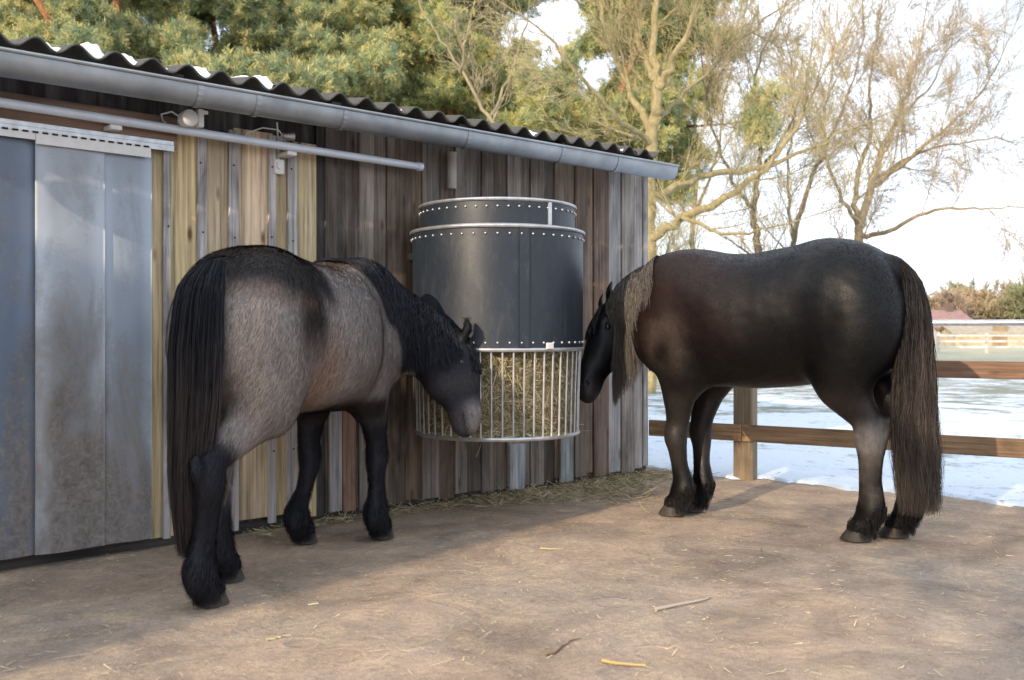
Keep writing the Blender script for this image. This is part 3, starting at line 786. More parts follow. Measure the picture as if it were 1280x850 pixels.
# wall painted near-black to carry the shade behind the eaves, other walls (corner, back, gable) and the wall left of the doorway
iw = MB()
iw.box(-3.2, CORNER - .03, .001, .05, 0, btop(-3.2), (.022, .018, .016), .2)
iw.build('eaves_shade_wall', M_['old_wood'], shed)
y = 0.0; gw = MB()
while y < 4.1:
    gw.box(CORNER - .024, CORNER - .001 + (.012 if int(y * 10) % 2 else 0), y + .001, y + .13, .03, btop(CORNER) + y * .13, np.array([.2, .17, .15]) * rng.uniform(.7, 1.2), rng.uniform(), bev=.002); y += .132
gw.build('gable_wall', M_['old_wood'], shed); gw = MB(); xx = -3.2
while xx < T(-260): gw.box(xx, xx + .13, -.024, -.001, .03, btop(xx), np.array([.2, .17, .15]) * rng.uniform(.7, 1.2), rng.uniform(), bev=.002); xx += .132
gw.build('end_board_wall', M_['old_wood'], shed)
kx = MB(); kx.box(-3.3, CORNER + .0, -.012, .03, -.02, .05, (.05, .043, .038), .5); kx.build('sill_beam', M_['rail_wood'], shed)
# fascia board under the eaves, and rafters
def ez(t): return roofz(t, -.3) - .03            # underside of the roof sheets at the eaves
fb = MB()
for t in np.arange(-3.0, CORNER, .92):
    fb = MB(); fb.box(t, t + .06, -.33, -.08, ez(t) - .06, ez(t) - .002, (.045, .035, .028), rng.uniform()); fb.build('rafter', M_['rail_wood'], shed)
fb = MB(); fb.box(CORNER - .06, CORNER + .02, -.26, .02, ez(4.6) - .07, ez(4.6) - .002, (.10, .085, .07), .4)
fb.build('end_rafter', M_['rail_wood'], shed)
# brown header beam over the doorway
hb = MB(); hb.box(T(-300, .06), T(220, .06), -.075, -.0465, Zw(215, 187, .07), Zw(215, 187, .07) + .165, (.27, .18, .13), .6, bev=.004); hb.build('header_beam', M_['rail_wood'], shed)
# white tube rail with brackets
OFF = .15
zt = Zw(260, 168, OFF)
tr = MB(); tr.tube([(T(-320, OFF), -OFF, Zw(0, 128, OFF)), (T(0, OFF), -OFF, Zw(0, 128, OFF)), (T(522, OFF), -OFF, Zw(522, 208, OFF))], .0225, 16)
e_ = T(522, OFF); z_ = Zw(522, 208, OFF)
tr.tube([(e_ - .004, -OFF, z_), (e_ + .03, -OFF, z_)], .027, 16)
tb_ = tr.build('tube_rail', simple('pale_tube', (.68, .74, .82), .4, .1, .08, 8), shed, smooth=True)
for px in (145, 365):
    t = T(px, OFF); z = Zw(0, 128, OFF) + (z_ - Zw(0, 128, OFF)) * (t - T(0, OFF)) / (e_ - T(0, OFF))
    br = MB(); br.box(t - .03, t + .03, -OFF - .006, -.03, z - .046, z - .0235, (.9, .88, .84), 0, bev=.004); br.build('tube_bracket', M_['white_plastic'], tb_)
# roof: corrugated sheets
P_ = .177; n_w = 16
x0r, x1r = -3.4, T(828, .36)
xs = np.arange(x0r, x1r, P_ / n_w); ys = np.array([-.36, -.34, -.26, 0, .5, 1.2, 2.0, 3.0, 4.3])
V = []; 
for lay in (0, 1):
    for y in ys:
        for xq in xs:
            V.append((xq, y, roofz(xq, y) + .026 * math.sin(2 * math.pi * xq / P_) - lay * .009))
nx = len(xs); ny = len(ys); Fq = []
for lay in (0, 1):
    o = lay * nx * ny
    for j in range(ny - 1):
        for i in range(nx - 1):
            q = (o + j * nx + i, o + j * nx + i + 1, o + (j + 1) * nx + i + 1, o + (j + 1) * nx + i); Fq.append(q if lay == 0 else q[::-1])
for i in range(nx - 1): Fq.append((i + nx * ny, i + 1 + nx * ny, i + 1, i))
for j in range(ny - 1): Fq.append((j * nx + nx - 1, (j + 1) * nx + nx - 1 , (j + 1) * nx + nx - 1 + nx * ny, j * nx + nx - 1 + nx * ny))
t = NT('fibre_cement'); v = t.coord('Object'); n1 = t.noise(v, 9, 6, .7); n2 = t.noise(v, 90, 3, .6)
t.col(t.mix(1.0, t.mix(n1, (.035, .034, .033), (.095, .095, .085)), t.ramp(n2, [(.3, .6), (.7, 1.4)]), 'MULTIPLY')).set(Roughness=.9); t.bump(n2, .5, .006)
roof = mesh_np('roof', V, Fq, t.m, shed)
# snow left in the troughs
V = []; xs2 = np.arange(x0r + .1, x1r - .12, P_ / 14); ys2 = np.concatenate([np.linspace(-.345, .3, 14), np.linspace(.4, 4.2, 20)])
g2 = np.array([(a, b, 0) for b in ys2 for a in xs2]); nn = fnoise(g2, 3.2, 5, 3); nf = fnoise(g2, 22, 6, 2)
wave = np.sin(2 * math.pi * g2[:, 0] / P_)
zz = np.array([roofz(a, b) for a, b, _ in g2])
tr_ = smooth01(-wave, -.45, .8)
trough = np.round(g2[:, 0] / P_ - .75).astype(int); trr = np.random.default_rng(4).uniform(0, 1, (200, 2))[trough + 60]
amt_ = np.clip(.62 + .4 * trr[:, 0] + .4 * nn - .07 * (g2[:, 0] - 1), .2, 1.2) * smooth01(g2[:, 1] + .10 * nf, -.345 + .45 * trr[:, 1] ** 4, -.27 + .5 * trr[:, 1] ** 4)
g2[:, 2] = zz + .026 * wave - .006 + (.012 + .050 * amt_ + .010 * nf) * tr_ * (amt_ > .12)
nx2 = len(xs2); F2 = []
for j in range(len(ys2) - 1):
    for i in range(nx2 - 1): F2.append((j * nx2 + i, j * nx2 + i + 1, (j + 1) * nx2 + i + 1, (j + 1) * nx2 + i))
t = NT('snow'); v = t.coord('World'); t.col((.80, .83, .88)).set(Roughness=.7); t.bump(t.noise(v, 40, 4), .4, .01); M_['snow'] = t.m
t.b.inputs['Subsurface Weight'].default_value = .0
g2w = g2.copy(); c_, s_ = math.cos(WA), math.sin(WA)
g2w[:, 0] = A0[0] + g2[:, 0] * c_ - g2[:, 1] * s_; g2w[:, 1] = A0[1] + g2[:, 0] * s_ + g2[:, 1] * c_
so_ = mesh_np('roof_snow', g2w, F2, M_['snow']); tag(so_, 'thin melting snow lying in the roof corrugations', 'snow', kind='stuff')
# gutter: half-round trough with beaded lip and straps
gt = MB(); r = .062; yc = -.395
ts = np.linspace(T(-380, .4), T(847, .45), 26)
prof = [(yc + r * math.cos(a), 1.62 * r * math.sin(a)) for a in np.linspace(math.pi, 2 * math.pi, 15)]
prof2 = [(yc + (r - .004) * math.cos(a), 1.62 * (r - .004) * math.sin(a)) for a in np.linspace(2 * math.pi, math.pi, 15)]
pr = prof + prof2; V = []; Fg = []; 
for tt in ts: V += [(tt, a, gz(tt) + b) for a, b in pr]
m = len(pr)
for i in range(len(ts) - 1):
    for j in range(m): Fg.append((i * m + j, i * m + (j + 1) % m, (i + 1) * m + (j + 1) % m, (i + 1) * m + j))
gt.add(V, Fg); 
gt.tube([(tt, yc - r - .002, gz(tt) + .002) for tt in ts], .009, 8)
# closed end
ce = [(ts[-1], a, gz(ts[-1]) + b) for a, b in prof]; gt.add(ce + [(p[0] + .004, p[1], p[2]) for p in ce], [tuple(range(15)), tuple(range(29, 14, -1))])
gut = gt.build('gutter', M_['zinc'], shed, smooth=True)
for px in (247, 320, 428, 583, 700, 770):
    t0 = T(px, .42)
    P2 = [(t0, yc + (r + .003) * math.cos(a), gz(t0) + 1.62 * (r + .003) * math.sin(a)) for a in np.linspace(math.pi * .98, 2 * math.pi, 12)] + [(t0, yc + r + .05, gz(t0) + .05)]
    gb = MB()
    for k_ in range(len(P2) - 1):
        (a, b, c), (a2, b2, c2) = P2[k_], P2[k_ + 1]; gb.add([(a - .014, b, c), (a + .014, b, c), (a2 + .014, b2, c2), (a2 - .014, b2, c2)], [(0, 1, 2, 3)])
    gb.build('gutter_strap', M_['zinc'], gut, smooth=True)
# short pipe stub under the gutter
st = MB(); t0 = T(563, .06); st.tube([(t0, -.075, Zw(563, 236, .07)), (t0, -.075, Zw(563, 196, .07) + .03)], .030, 14, col=(.62, .58, .52)); st.build('pipe_stub', simple('old_pipe', (.42, .39, .35), .6, 0, .15, 12), shed, smooth=True)
# lamps and cables under the eaves
lm = empty('flood_lamp', (*(A0 + WU * T(240, .2) + WN * .2), Zw(240, 150, .2)), WA); tag(lm, 'small white round security lamp under the gutter above the doorway', 'lamp')
mb = MB(); 
for i, (ra, ya) in enumerate(((.0, -.05), (.030, -.048), (.040, -.03), (.040, .015), (.03, .03))): pass
mb.tube([(-.03, -.052, 0), (-.03, -.045, 0), (-.03, -.02, 0), (-.03, .02, .0), (-.03, .03, 0)], [.030, .042, .043, .038, .02], 18); mb.build('lamp_head', M_['white_plastic'], lm, smooth=True)
mb = MB(); mb.box(.018, .05, -.035, .0, -.035, .055, M=None, bev=.004); mb.box(.035, .075, -.03, -.005, .035, .052, bev=.003); mb.box(-.01, .02, -.02, -.005, -.01, .01); mb.box(.02, .045, 0, .155, -.01, .012, bev=.002); mb.build('sensor_arm', M_['white_plastic'], lm)
mb = MB(); mb.tube([(-.03, .02, 0), (-.09, .04, .035), (-.13, .07, .02), (-.10, .12, .0), (-.02, .15, -.02), (.05, .16, -.01)], .0045, 6, col=(.5, .5, .5)); mb.build('cable', M_['white_plastic'], lm, smooth=True)
l2 = empty('camera_lamp', (*(A0 + WU * T(360, .1) + WN * .1), Zw(360, 171, .1)), WA); tag(l2, 'small grey lamp with looped cable on the wall above the tube', 'lamp')
mb = MB(); mb.tube([(-.03, 0, .0), (.028, -.02, .0)], [.018, .026], 12); mb.build('lamp_head', M_['steel'], l2, smooth=True)
mb = MB(); mb.box(-.02, .02, .0, .08, -.02, .012, bev=.003); mb.build('lamp_foot', M_['white_plastic'], l2)
mb = MB(); mb.tube([(-.03, .0, 0), (-.06, .0, .03), (-.14, .03, .035), (-.22, .05, .0), (-.26, .06, -.06)], .004, 6, col=(.5, .5, .5)); mb.build('cable', M_['white_plastic'], l2, smooth=True)
sk = empty('socket_box', (*(A0 + WU * T(350, .06) + WN * .024), Zw(350, 209, .04)), WA); tag(sk, 'small white junction box on the yellow boards', 'junction box')
mb = MB(); mb.box(-.033, .033, -.034, -.0, -.042, .042, bev=.006); mb.build('box_case', M_['white_plastic'], sk)
mb = MB(); mb.tube([(0, -.042, .005), (0, -.034, .005)], .02, 14, col=(.35, .34, .33)); mb.build('box_lid', M_['white_plastic'], sk, smooth=True)
mb = MB(); mb.tube([(0, -.02, .042), (.002, -.015, .12), (-.005, -.012, .25)], .005, 6, col=(.5, .5, .5)); mb.build('cable', M_['white_plastic'], sk, smooth=True)

# strip curtain in the doorway
sc_ = empty('strip_curtain', (*A0, 0), WA); tag(sc_, 'translucent grey plastic strip curtain hanging in the shed doorway', 'curtain')
t = NT('pvc_strip'); v = t.coord('Object'); vv = t.coord('Object', (1, 1, .35))
n1 = t.noise(vv, 3.5, 6, .65, .6); n2 = t.noise(v, 28, 4, .7, 1.0); nz_ = t.noise(t.coord('Object', (1, 1, .5)), 1.7, 3, .5, .5)
sep = t.n('ShaderNodeSeparateXYZ'); t.l(t.n('ShaderNodeTexCoord').outputs['Object'], sep.inputs[0])
hgt = t.math('MULTIPLY', t.math('SUBTRACT', 1.75, sep.outputs[2], clamp=False), .12)
dirt = t.ramp(t.math('ADD', t.math('ADD', t.math('MULTIPLY', n1, .75), t.math('MULTIPLY', n2, .22)), hgt), [(.50, 0.0), (.68, .9)])
basec = t.mix(1.0, t.attr('Col'), t.ramp(nz_, [(.35, .8), (.65, 1.15)]), 'MULTIPLY')
t.col(t.mix(dirt, basec, t.mix(t.ramp(n2, [(.35, 0.0), (.65, 1.0)]), (.105, .085, .070), (.235, .21, .19)))).set(Roughness=.38); t.bump(nz_, .6, .03)
t.b.inputs['Specular IOR Level'].default_value = .5
m_pvc = t.m
strips = [(-260, 12, .045, (.15, .19, .25)), (-70, 47, .055, (.125, .165, .225)), (44, 131, .078, (.31, .345, .385)), (126, 190, .064, (.29, .34, .40)), ]
for a, b, off, c in strips:
    xa, xb = T(a, off), T(b, off); n = 26; m = 30; V = []; Fs = []; th = .003; zt_ = Zw(120, 176, .06); ph = rng.uniform(0, 6)
    C = []
    for lay in (0, 1):
        for j in range(m):
            z = .055 + (zt_ - .055) * j / (m - 1)
            for i in range(n):
                f = i / (n - 1); sag = (1 - j / (m - 1))
                y = -off - .010 * math.sin(f * math.pi) * (1 + .6 * sag) + .006 * sag * math.sin(f * 7 + ph + z * 1.3) + lay * th
                V.append((xa + (xb - xa) * f, y, z)); e = min(f, 1 - f)
                C.append(np.array(c) * (1.0 + .35 * (1 - smooth01(np.array(e), .05, .3))))
    for lay in (0, 1):
        o = lay * n * m
        for j in range(m - 1):
            for i in range(n - 1):
                q = (o + j * n + i, o + j * n + i + 1, o + (j + 1) * n + i + 1, o + (j + 1) * n + i); Fs.append(q if lay == 0 else q[::-1])
    for j in range(m - 1):
        for i_ in (0, n - 1): Fs.append((j * n + i_, (j + 1) * n + i_, (j + 1) * n + i_ + n * m, j * n + i_ + n * m))
    mesh_np('strip', V, Fs, m_pvc, sc_, col=np.array(C))
rl = MB(); zr = Zw(120, 178, .07)
ra, rb = T(-300, .08), T(216, .08)
rl.box(ra, rb, -.095, -.0765, zr + .028, zr + .052, (.7, .72, .74), 0, bev=.002)
rl.box(ra, rb, -.096, -.092, zr + .0, zr + .028, (.42, .46, .52), 0)
rl.build('hanging_rail', M_['steel'], sc_)
pl = MB(); dk = MB()
for a, b, off in ((44, 188, .095),): pl.box(T(a, off), T(b, off), -.104, -.0965, zr - .048, zr + .0115, (.95, .97, 1.0), 0, bev=.002)
pl.box(T(-260, .09), T(43, .09), -.102, -.0965, zr - .03, zr + .010, (.45, .5, .56), 0)
pl.build('clamp_plate', M_['white_plastic'], sc_)
tt = ra
dk.box(0, .026, -.108, -.1045, zr + .001, zr + .0095, (.5, .5, .5), 0); dk = dk.build('rail_slot', M_['dark'], sc_); tt = T(-12, .09); dk.location = (tt, 0, 0); tt += .044
while tt < T(186, .09): o = link(dk.copy(), sc_); o.location = (tt, 0, 0); tt += .044
# ------------------------------------------------------------------ hay feeder
FC = np.array([-.087, 6.05]); FR = .515
fd = empty('hay_feeder', (*FC, 0), WA); tag(fd, 'round black plastic hay feeder with barred basket hung on the shed wall', 'feeder')
t = NT('black_sheet'); v = t.coord('Object'); n1 = t.noise(t.coord('Object', (1, 1, .6)), 5, 5, .6, .3); n2 = t.noise(v, 45, 4, .7)
t.col(t.mix(1.0, t.mix(n1, (.009, .014, .023), (.018, .027, .041)), t.ramp(n2, [(.3, .85), (.7, 1.15)]), 'MULTIPLY'))
t.l(t.ramp(n1, [(.3, .38), (.7, .52)]), t.b.inputs['Roughness']); t.bump(n1, .12, .02); dst = t.ramp(t.noise(t.coord('Object', (1, 1, .25)), 16, 6, .75, .8), [(.52, 0.0), (.75, .35)]); t.col(t.mix(dst, t.b.inputs['Base Color'].links[0].from_socket, (.10, .10, .10)))
M_['sheet'] = t.m
Z0, Z1, Z2, Z3 = .500, 1.0, 1.69, 1.845; R2 = .467
def shell(mb, r, z0, z1, th=.006, n=96, dent=0.0, **k):
    V = []; m = 12; Fs = []
    for lay in (0, 1):
        for j in range(m):
            z = z0 + (z1 - z0) * j / (m - 1)
            for i in range(n):
                a = 2 * math.pi * i / n; rr = r - lay * th + dent * (math.sin(a * 3 + 1 + z * 2) * .6 + math.sin(a * 7 + z * 4) * .4) * math.sin(math.pi * j / (m - 1))
                V.append((rr * math.cos(a), rr * math.sin(a), z))
    for lay in (0, 1):
        o = lay * n * m
        for j in range(m - 1):
            for i in range(n):
                q = (o + j * n + i, o + j * n + (i + 1) % n, o + (j + 1) * n + (i + 1) % n, o + (j + 1) * n + i); Fs.append(q if lay == 0 else q[::-1])
    for i in range(n):
        i2 = (i + 1) % n; Fs.append((i, i + n * m, i2 + n * m, i2)); a, b = (m - 1) * n + i, (m - 1) * n + i2; Fs.append((a, b, b + n * m, a + n * m))
    mb.add(V, Fs, **k)
mb = MB(); shell(mb, FR, Z1 + .01, Z2 - .008, dent=.004)
dr = mb.build('drum', M_['sheet'], fd, smooth=True)
mb = MB(); shell(mb, R2, Z2 + .012, Z3 - .012, dent=.001); mb.box(-.001, .001, 0, .001, Z2, Z2 + .001)
cl = mb.build('collar', M_['sheet'], fd, smooth=True)
def ang_px(px, r):      # angle (local) on the near side of the drum seen at column px
    best = min(np.linspace(0, 2 * math.pi, 720), key=lambda a: 1e9 if (math.sin(a + WA) > -.0) else abs((FC[0] + r * math.cos(a + WA)) / (FC[1] + r * math.sin(a + WA)) - (px - 640) / F_PX))
    return best
rv = MB(); rv.sphere((0, 0, 0), .0075, 8, 5, col=(1.3, 1.3, 1.3)); rv = rv.build('rivet', M_['steel'], dr, smooth=True); first_ = True
for rr, z, par in ((FR + .003, Z2 - .042, dr), (FR + .003, Z1 + .040, dr), (R2 + .003, Z3 - .04, cl)):
    for i in range(48):
        a = 2 * math.pi * (i + .3) / 48; o = rv if first_ else link(rv.copy(), par); first_ = False
        o.parent = par; o.location = (rr * math.cos(a), rr * math.sin(a), z)
a = ang_px(688, R2 + .008); ca, sa = math.cos(a), math.sin(a); Mx = [[ca, -sa, 0, 0], [sa, ca, 0, 0], [0, 0, 1, 0], [0, 0, 0, 1]]
mb = MB(); mb.box(R2 + .001, R2 + .007, -.013, .013, Z2 + .012, Z3 - .004, (1.2, 1.2, 1.2), M=Mx); mb.build('seam_strip', M_['steel'], cl)
a = ang_px(655, FR + .006); ca, sa = math.cos(a), math.sin(a); Mx = [[ca, -sa, 0, 0], [sa, ca, 0, 0], [0, 0, 1, 0], [0, 0, 0, 1]]
mb = MB(); mb.box(FR - .002, FR + .0075, -.028, .028, Z1 + .012, Z2 - .010, (1.5, 1.5, 1.5), M=Mx); mb.build('overlap_seam', M_['sheet'], dr)
a = ang_px(688, FR + .012); ca, sa = math.cos(a), math.sin(a); Mx = [[ca, -sa, 0, 0], [sa, ca, 0, 0], [0, 0, 1, 0], [0, 0, 0, 1]]
mb = MB(); mb.box(FR + .002, FR + .016, -.024, .024, Z1 + .004, Z1 + .04, (1, 1, 1), M=Mx, bev=.003); mb.build('latch_plate', M_['white_plastic'], dr)
for nm, rr, z, rt in (('drum_rim', FR + .004, Z2, .011), ('collar_rim', R2 + .002, Z3, .010), ('basket_top_ring', FR - .002, Z1, .012), ('basket_bottom_ring', .485, Z0, .013), ('collar_base_ring', R2 + .01, Z2 + .012, .007)):
    mb = MB(); mb.ring((0, 0), rr, z, rt); mb.build(nm, M_['steel'], fd, smooth=True)
mb = MB(); NB = 50
for i in range(NB):
    a = 2 * math.pi * i / NB; mb = MB(); ca, sa = math.cos(a), math.sin(a)
    mb.tube([(.485 * ca, .485 * sa, Z0), (.490 * ca, .490 * sa, .75), (.500 * ca, .500 * sa, Z1)], .0058, 8, col=np.array([1, .97, .93]) * rng.uniform(.8, 1.15)); mb.build('bar', M_['steel'], fd, smooth=True)
for a in np.linspace(0, math.pi, 6)[:-1]:
    mb = MB(); mb.tube([(.485 * math.cos(a), .485 * math.sin(a), Z0), (-.485 * math.cos(a), -.485 * math.sin(a), Z0)], .006, 6); mb.build('floor_bar', M_['steel'], fd)
# inclined pvc lid inside and wall brackets
for x in (-.25, .25):
    for z in (Z1 + .08, Z2 - .12):
        mb = MB(); mb.box(x - .02, x + .02, .42, .548, z - .02, z + .02, bev=.003); mb.build('wall_bracket', M_['steel'], fd)
# hay: many bent blades
def blades(n, root, direction, ln, wd, col, jit=.25, m=4):
    t = np.linspace(0, 1, m)[None, :, None]
    d = direction / (np.linalg.norm(direction, axis=1, keepdims=True) + 1e-9)
    bend = rng.normal(0, jit, (n, 3))
    S = root[:, None, :] + d[:, None, :] * t * ln[:, None, None] + bend[:, None, :] * (t ** 2) * ln[:, None, None] * .5
    W = np.ones((n, m)) * wd * rng.uniform(.5, 1.3, (n, 1)); V, Fq = ribbons(S, W)
    C = np.repeat(col, m * 2, axis=0)
    return V, Fq, C
def haycol(n, dark=1.0, green=.5):
    a = np.array([.42, .35, .22]); b = np.array([.26, .235, .14]); c = np.array([.135, .095, .05])
    k = rng.uniform(0, 1, (n, 1)); base = np.where(k < green, b, np.where(k < .88, a, c)); return base * rng.uniform(.55, 1.3, (n, 1)) * dark
M_['hay'] = m_hair('hay_blade', .8, .15)
n = 30000
an = rng.uniform(0, 2 * np.pi, n); rr = .452 * rng.uniform(0, 1, n) ** .16; z = rng.uniform(Z0 + .005, 1.04, n)
root = np.stack([rr * np.cos(an), rr * np.sin(an), z], 1)
tang = np.stack([-np.sin(an), np.cos(an), 0 * an], 1); dirn = tang * rng.normal(0, 1, (n, 1)) + np.array([0, 0, 1]) * rng.normal(0, .8, (n, 1)) + rng.normal(0, .3, (n, 3))
V1, F1, C1 = blades(n, root, dirn, rng.uniform(.05, .17, n), .0012, haycol(n, 1.5, .5))
V1[:, 2] = np.maximum(V1[:, 2], Z0 + .004 + .02 * np.abs(np.sin(V1[:, 0] * 900))); q_ = np.hypot(V1[:, 0], V1[:, 1]); V1[:, :2] *= np.minimum(1, .472 / q_)[:, None]
n = 160; an = rng.uniform(0, 2 * np.pi, n); z = np.where(rng.uniform(0, 1, n) < .55, rng.uniform(Z0, Z0 + .06, n), rng.uniform(Z0, .98, n)); root = np.stack([.47 * np.cos(an), .47 * np.sin(an), z], 1)
dirn = np.stack([np.cos(an), np.sin(an), rng.normal(-.5, .7, n)], 1) + rng.normal(0, .6, (n, 3))
V2, F2, C2 = blades(n, root, dirn, rng.uniform(.02, .06, n), .0012, haycol(n, 1.2), .7)
# dark heart of the bale so that nothing shows through
nc = 40; core = []; fc = []
for j in range(9):
    z = Z0 + .012 + j * .065
    for i in range(nc):
        a = 2 * math.pi * i / nc; r_ = .435 + .018 * math.sin(a * 5 + j) + .012 * math.sin(a * 11 - j * 2); core.append((r_ * math.cos(a), r_ * math.sin(a), z))
for j in range(8):
    for i in range(nc): fc.append((j * nc + i, j * nc + (i + 1) % nc, (j + 1) * nc + (i + 1) % nc, (j + 1) * nc + i))
core.append((0, 0, core[0][2])); core.append((0, 0, core[-2][2] + .03)); b0 = len(core) - 2
for i in range(nc): fc.append((b0, (i + 1) % nc, i, i)); fc.append((b0 + 1, 8 * nc + i, 8 * nc + (i + 1) % nc, 8 * nc + (i + 1) % nc))
core = np.array(core); CC = np.tile(np.array([[.16, .135, .075]]), (len(core), 1))
fc = np.array(fc); quadf = fc[fc[:, 2] != fc[:, 3]]
V = np.concatenate([V1, V2, core]); Fh = np.concatenate([F1, F2 + len(V1), quadf + len(V1) + len(V2)])
hx = np.zeros_like(V); c_, s_ = math.cos(WA), math.sin(WA); hx[:, 0] = FC[0] + V[:, 0] * c_ - V[:, 1] * s_; hx[:, 1] = FC[1] + V[:, 0] * s_ + V[:, 1] * c_; hx[:, 2] = V[:, 2]
ho = mesh_np('hay', hx, Fh, M_['hay'], col=np.concatenate([C1, C2, CC]), smooth=False); tag(ho, 'loose green-brown hay filling the barred feeder basket', 'hay', kind='stuff')

# ------------------------------------------------------------------ ground
def axis(lo, hi, d0, lim, far):
    a = list(np.arange(lo, hi + 1e-6, d0)); st = d0; x = hi
    while x < far: st *= 1.28; x += st; a.append(x)
    st = d0; x = lo
    while x > -far: st *= 1.28; x -= st; a.insert(0, x)
    return np.array(a)
gx = axis(-3.4, 4.6, .05, 0, 900); gy = axis(2.4, 9.6, .05, 0, 900)
GX, GY = np.meshgrid(gx, gy, indexing='xy'); pts = np.stack([GX.ravel(), GY.ravel(), 0 * GX.ravel()], 1)
nearf = np.exp(-((np.hypot(pts[:, 0], pts[:, 1] - 6) / 9) ** 4))
def gh(p): return (fnoise(p, 1.1, 31, 2) * .006 + fnoise(p, 6, 32, 3) * .0035) - .0065
pts[:, 2] = gh(pts) * nearf
iq = (np.arange(len(gy) - 1)[:, None] * len(gx) + np.arange(len(gx) - 1)[None, :]).ravel(); Fg = np.stack([iq, iq + 1, iq + len(gx) + 1, iq + len(gx)], 1)
t = NT('packed_earth'); v = t.coord('World'); a = t.noise(v, .7, 4, .6, .4); b = t.noise(v, 4.5, 6, .65, .5); c = t.noise(v, 38, 5, .75); dd = t.noise(v, 160, 3, .7)
base = t.mix(t.ramp(a, [(.38, 0.0), (.62, 1.0)]), (.43, .315, .230), (.345, .275, .215))
base = t.mix(t.ramp(b, [(.50, 0.0), (.70, .8)]), base, (.53, .40, .27))
base = t.mix(t.ramp(b, [(.28, .75), (.42, 0.0)]), base, (.235, .19, .16))
base = t.mix(1.0, base, t.ramp(c, [(.30, .80), (.5, 1.0), (.72, 1.15)]), 'MULTIPLY')
e_ = t.noise(v, 1.6, 5, .6, 1.2); base = t.mix(1.0, base, t.ramp(e_, [(.32, .70), (.5, 1.0), (.68, 1.22)]), 'MULTIPLY')
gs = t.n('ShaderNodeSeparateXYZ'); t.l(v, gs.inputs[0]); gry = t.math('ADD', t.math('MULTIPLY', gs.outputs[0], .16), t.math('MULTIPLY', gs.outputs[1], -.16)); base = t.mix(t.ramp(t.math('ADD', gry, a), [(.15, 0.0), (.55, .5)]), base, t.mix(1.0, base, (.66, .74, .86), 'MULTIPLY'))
base = t.mix(1.0, base, t.ramp(dd, [(.3, .72), (.7, 1.28)]), 'MULTIPLY')
vo = t.n('ShaderNodeTexVoronoi'); t.l(v, vo.inputs['Vector']); vo.inputs['Scale'].default_value = 55
spk = t.ramp(vo.outputs['Distance'], [(.10, 1.0), (.17, 0.0)]); sel = t.math('GREATER_THAN', t.noise(v, 6, 2), .56)
base = t.mix(t.math('MULTIPLY', t.math('MULTIPLY', spk, sel), .65), base, (.62, .54, .42))
t.col(base).set(Roughness=.92); t.b.inputs['Specular IOR Level'].default_value = .15
vp = t.n('ShaderNodeTexVoronoi'); t.l(v, vp.inputs['Vector']); vp.inputs['Scale'].default_value = 2.7; hp_ = t.ramp(vp.outputs['Distance'], [(.0, .35), (.10, .15), (.17, 0.0), (.215, 1.0), (.27, .5)])
t.bump(t.math('ADD', t.math('MULTIPLY', hp_, t.ramp(e_, [(.45, 0.0), (.6, 1.1)])), t.math('ADD', t.math('MULTIPLY', b, 1.6), t.math('ADD', c, t.math('MULTIPLY', dd, .3)))), .9, .012)
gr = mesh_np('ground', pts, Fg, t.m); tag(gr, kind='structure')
# snow field beyond the fence, with an irregular edge
def edge_y(x):      # where the packed earth ends
    e = np.interp(x, [-60, 1.0, 1.15, 1.5, 2.0, 2.5, 3.0, 3.5, 5.0, 9], [60, 8.3, 7.95, 7.75, 7.35, 6.95, 6.55, 6.15, 4.9, 2.4])
    return e + .07 * np.sin(x * 7.1) + .05 * np.sin(x * 17.3 + 1) + .028 * np.sin(x * 39 + 2) + .015 * np.sin(x * 83)
sx = np.concatenate([[-400, -150, -60, -25, -10, -4, -1, .4], np.arange(.8, 6.0, .025), [6.3, 7, 8, 10, 14, 20, 35, 60, 100, 200, 420]])
st_ = np.concatenate([[0, .03, .06, .10, .16, .25, .4, .6, .8, 1.0, 1.3, 1.7, 2.2, 3, 4, 5, 6.5, 8, 10, 13, 17, 22, 30, 45, 65, 90, 140, 220, 400]])
V = []
for tt in st_:
    for x in sx:
        y = edge_y(x) + tt if x < 9 else edge_y(9.0) + tt - (x - 9) * .3
        V.append((x, y, 0))
V = np.array(V); nzv = fnoise(V, 2.2, 41, 3) * .012 + fnoise(V, 14, 42, 2) * .004
tt = np.repeat(st_, len(sx)); V[:, 2] = .006 + np.minimum(tt * .25, .012) + np.where(tt > 0, np.clip(nzv, -.008, .02), 0) - (tt == 0) * .012
iq = (np.arange(len(st_) - 1)[:, None] * len(sx) + np.arange(len(sx) - 1)[None, :]).ravel(); Fsn = np.stack([iq, iq + 1, iq + len(sx) + 1, iq + len(sx)], 1)
t = NT('snowy_grass'); v = t.coord('World'); sp = t.n('ShaderNodeSeparateXYZ'); t.l(v, sp.inputs[0])
a = t.noise(t.coord('World', (.9, 1.0, 1)), .9, 6, .68, .6); b = t.noise(t.coord('World', (1, 1.05, 1)), 3.2, 6, .7, .5)
dist = t.math('SUBTRACT', sp.outputs[1], 7.0)
bias = t.ramp(t.math('DIVIDE', dist, 60.0), [(.0, .0), (.10, .05), (.10, .14), (.15, .22), (.22, .30), (.29, .16), (.42, .46), (.8, .56)])
g = t.ramp(t.math('ADD', t.math('ADD', t.math('MULTIPLY', a, .6), t.math('MULTIPLY', b, .4)), t.math('MULTIPLY', bias, .42)), [(.55, 0.0), (.64, .9)])
gc = t.mix(t.noise(v, 9, 4), (.10, .125, .065), (.22, .21, .13))
gcf = t.mix(t.ramp(t.math('DIVIDE', dist, 60.0), [(.42, 0.0), (.6, 1.0)]), gc, (.38, .34, .19))
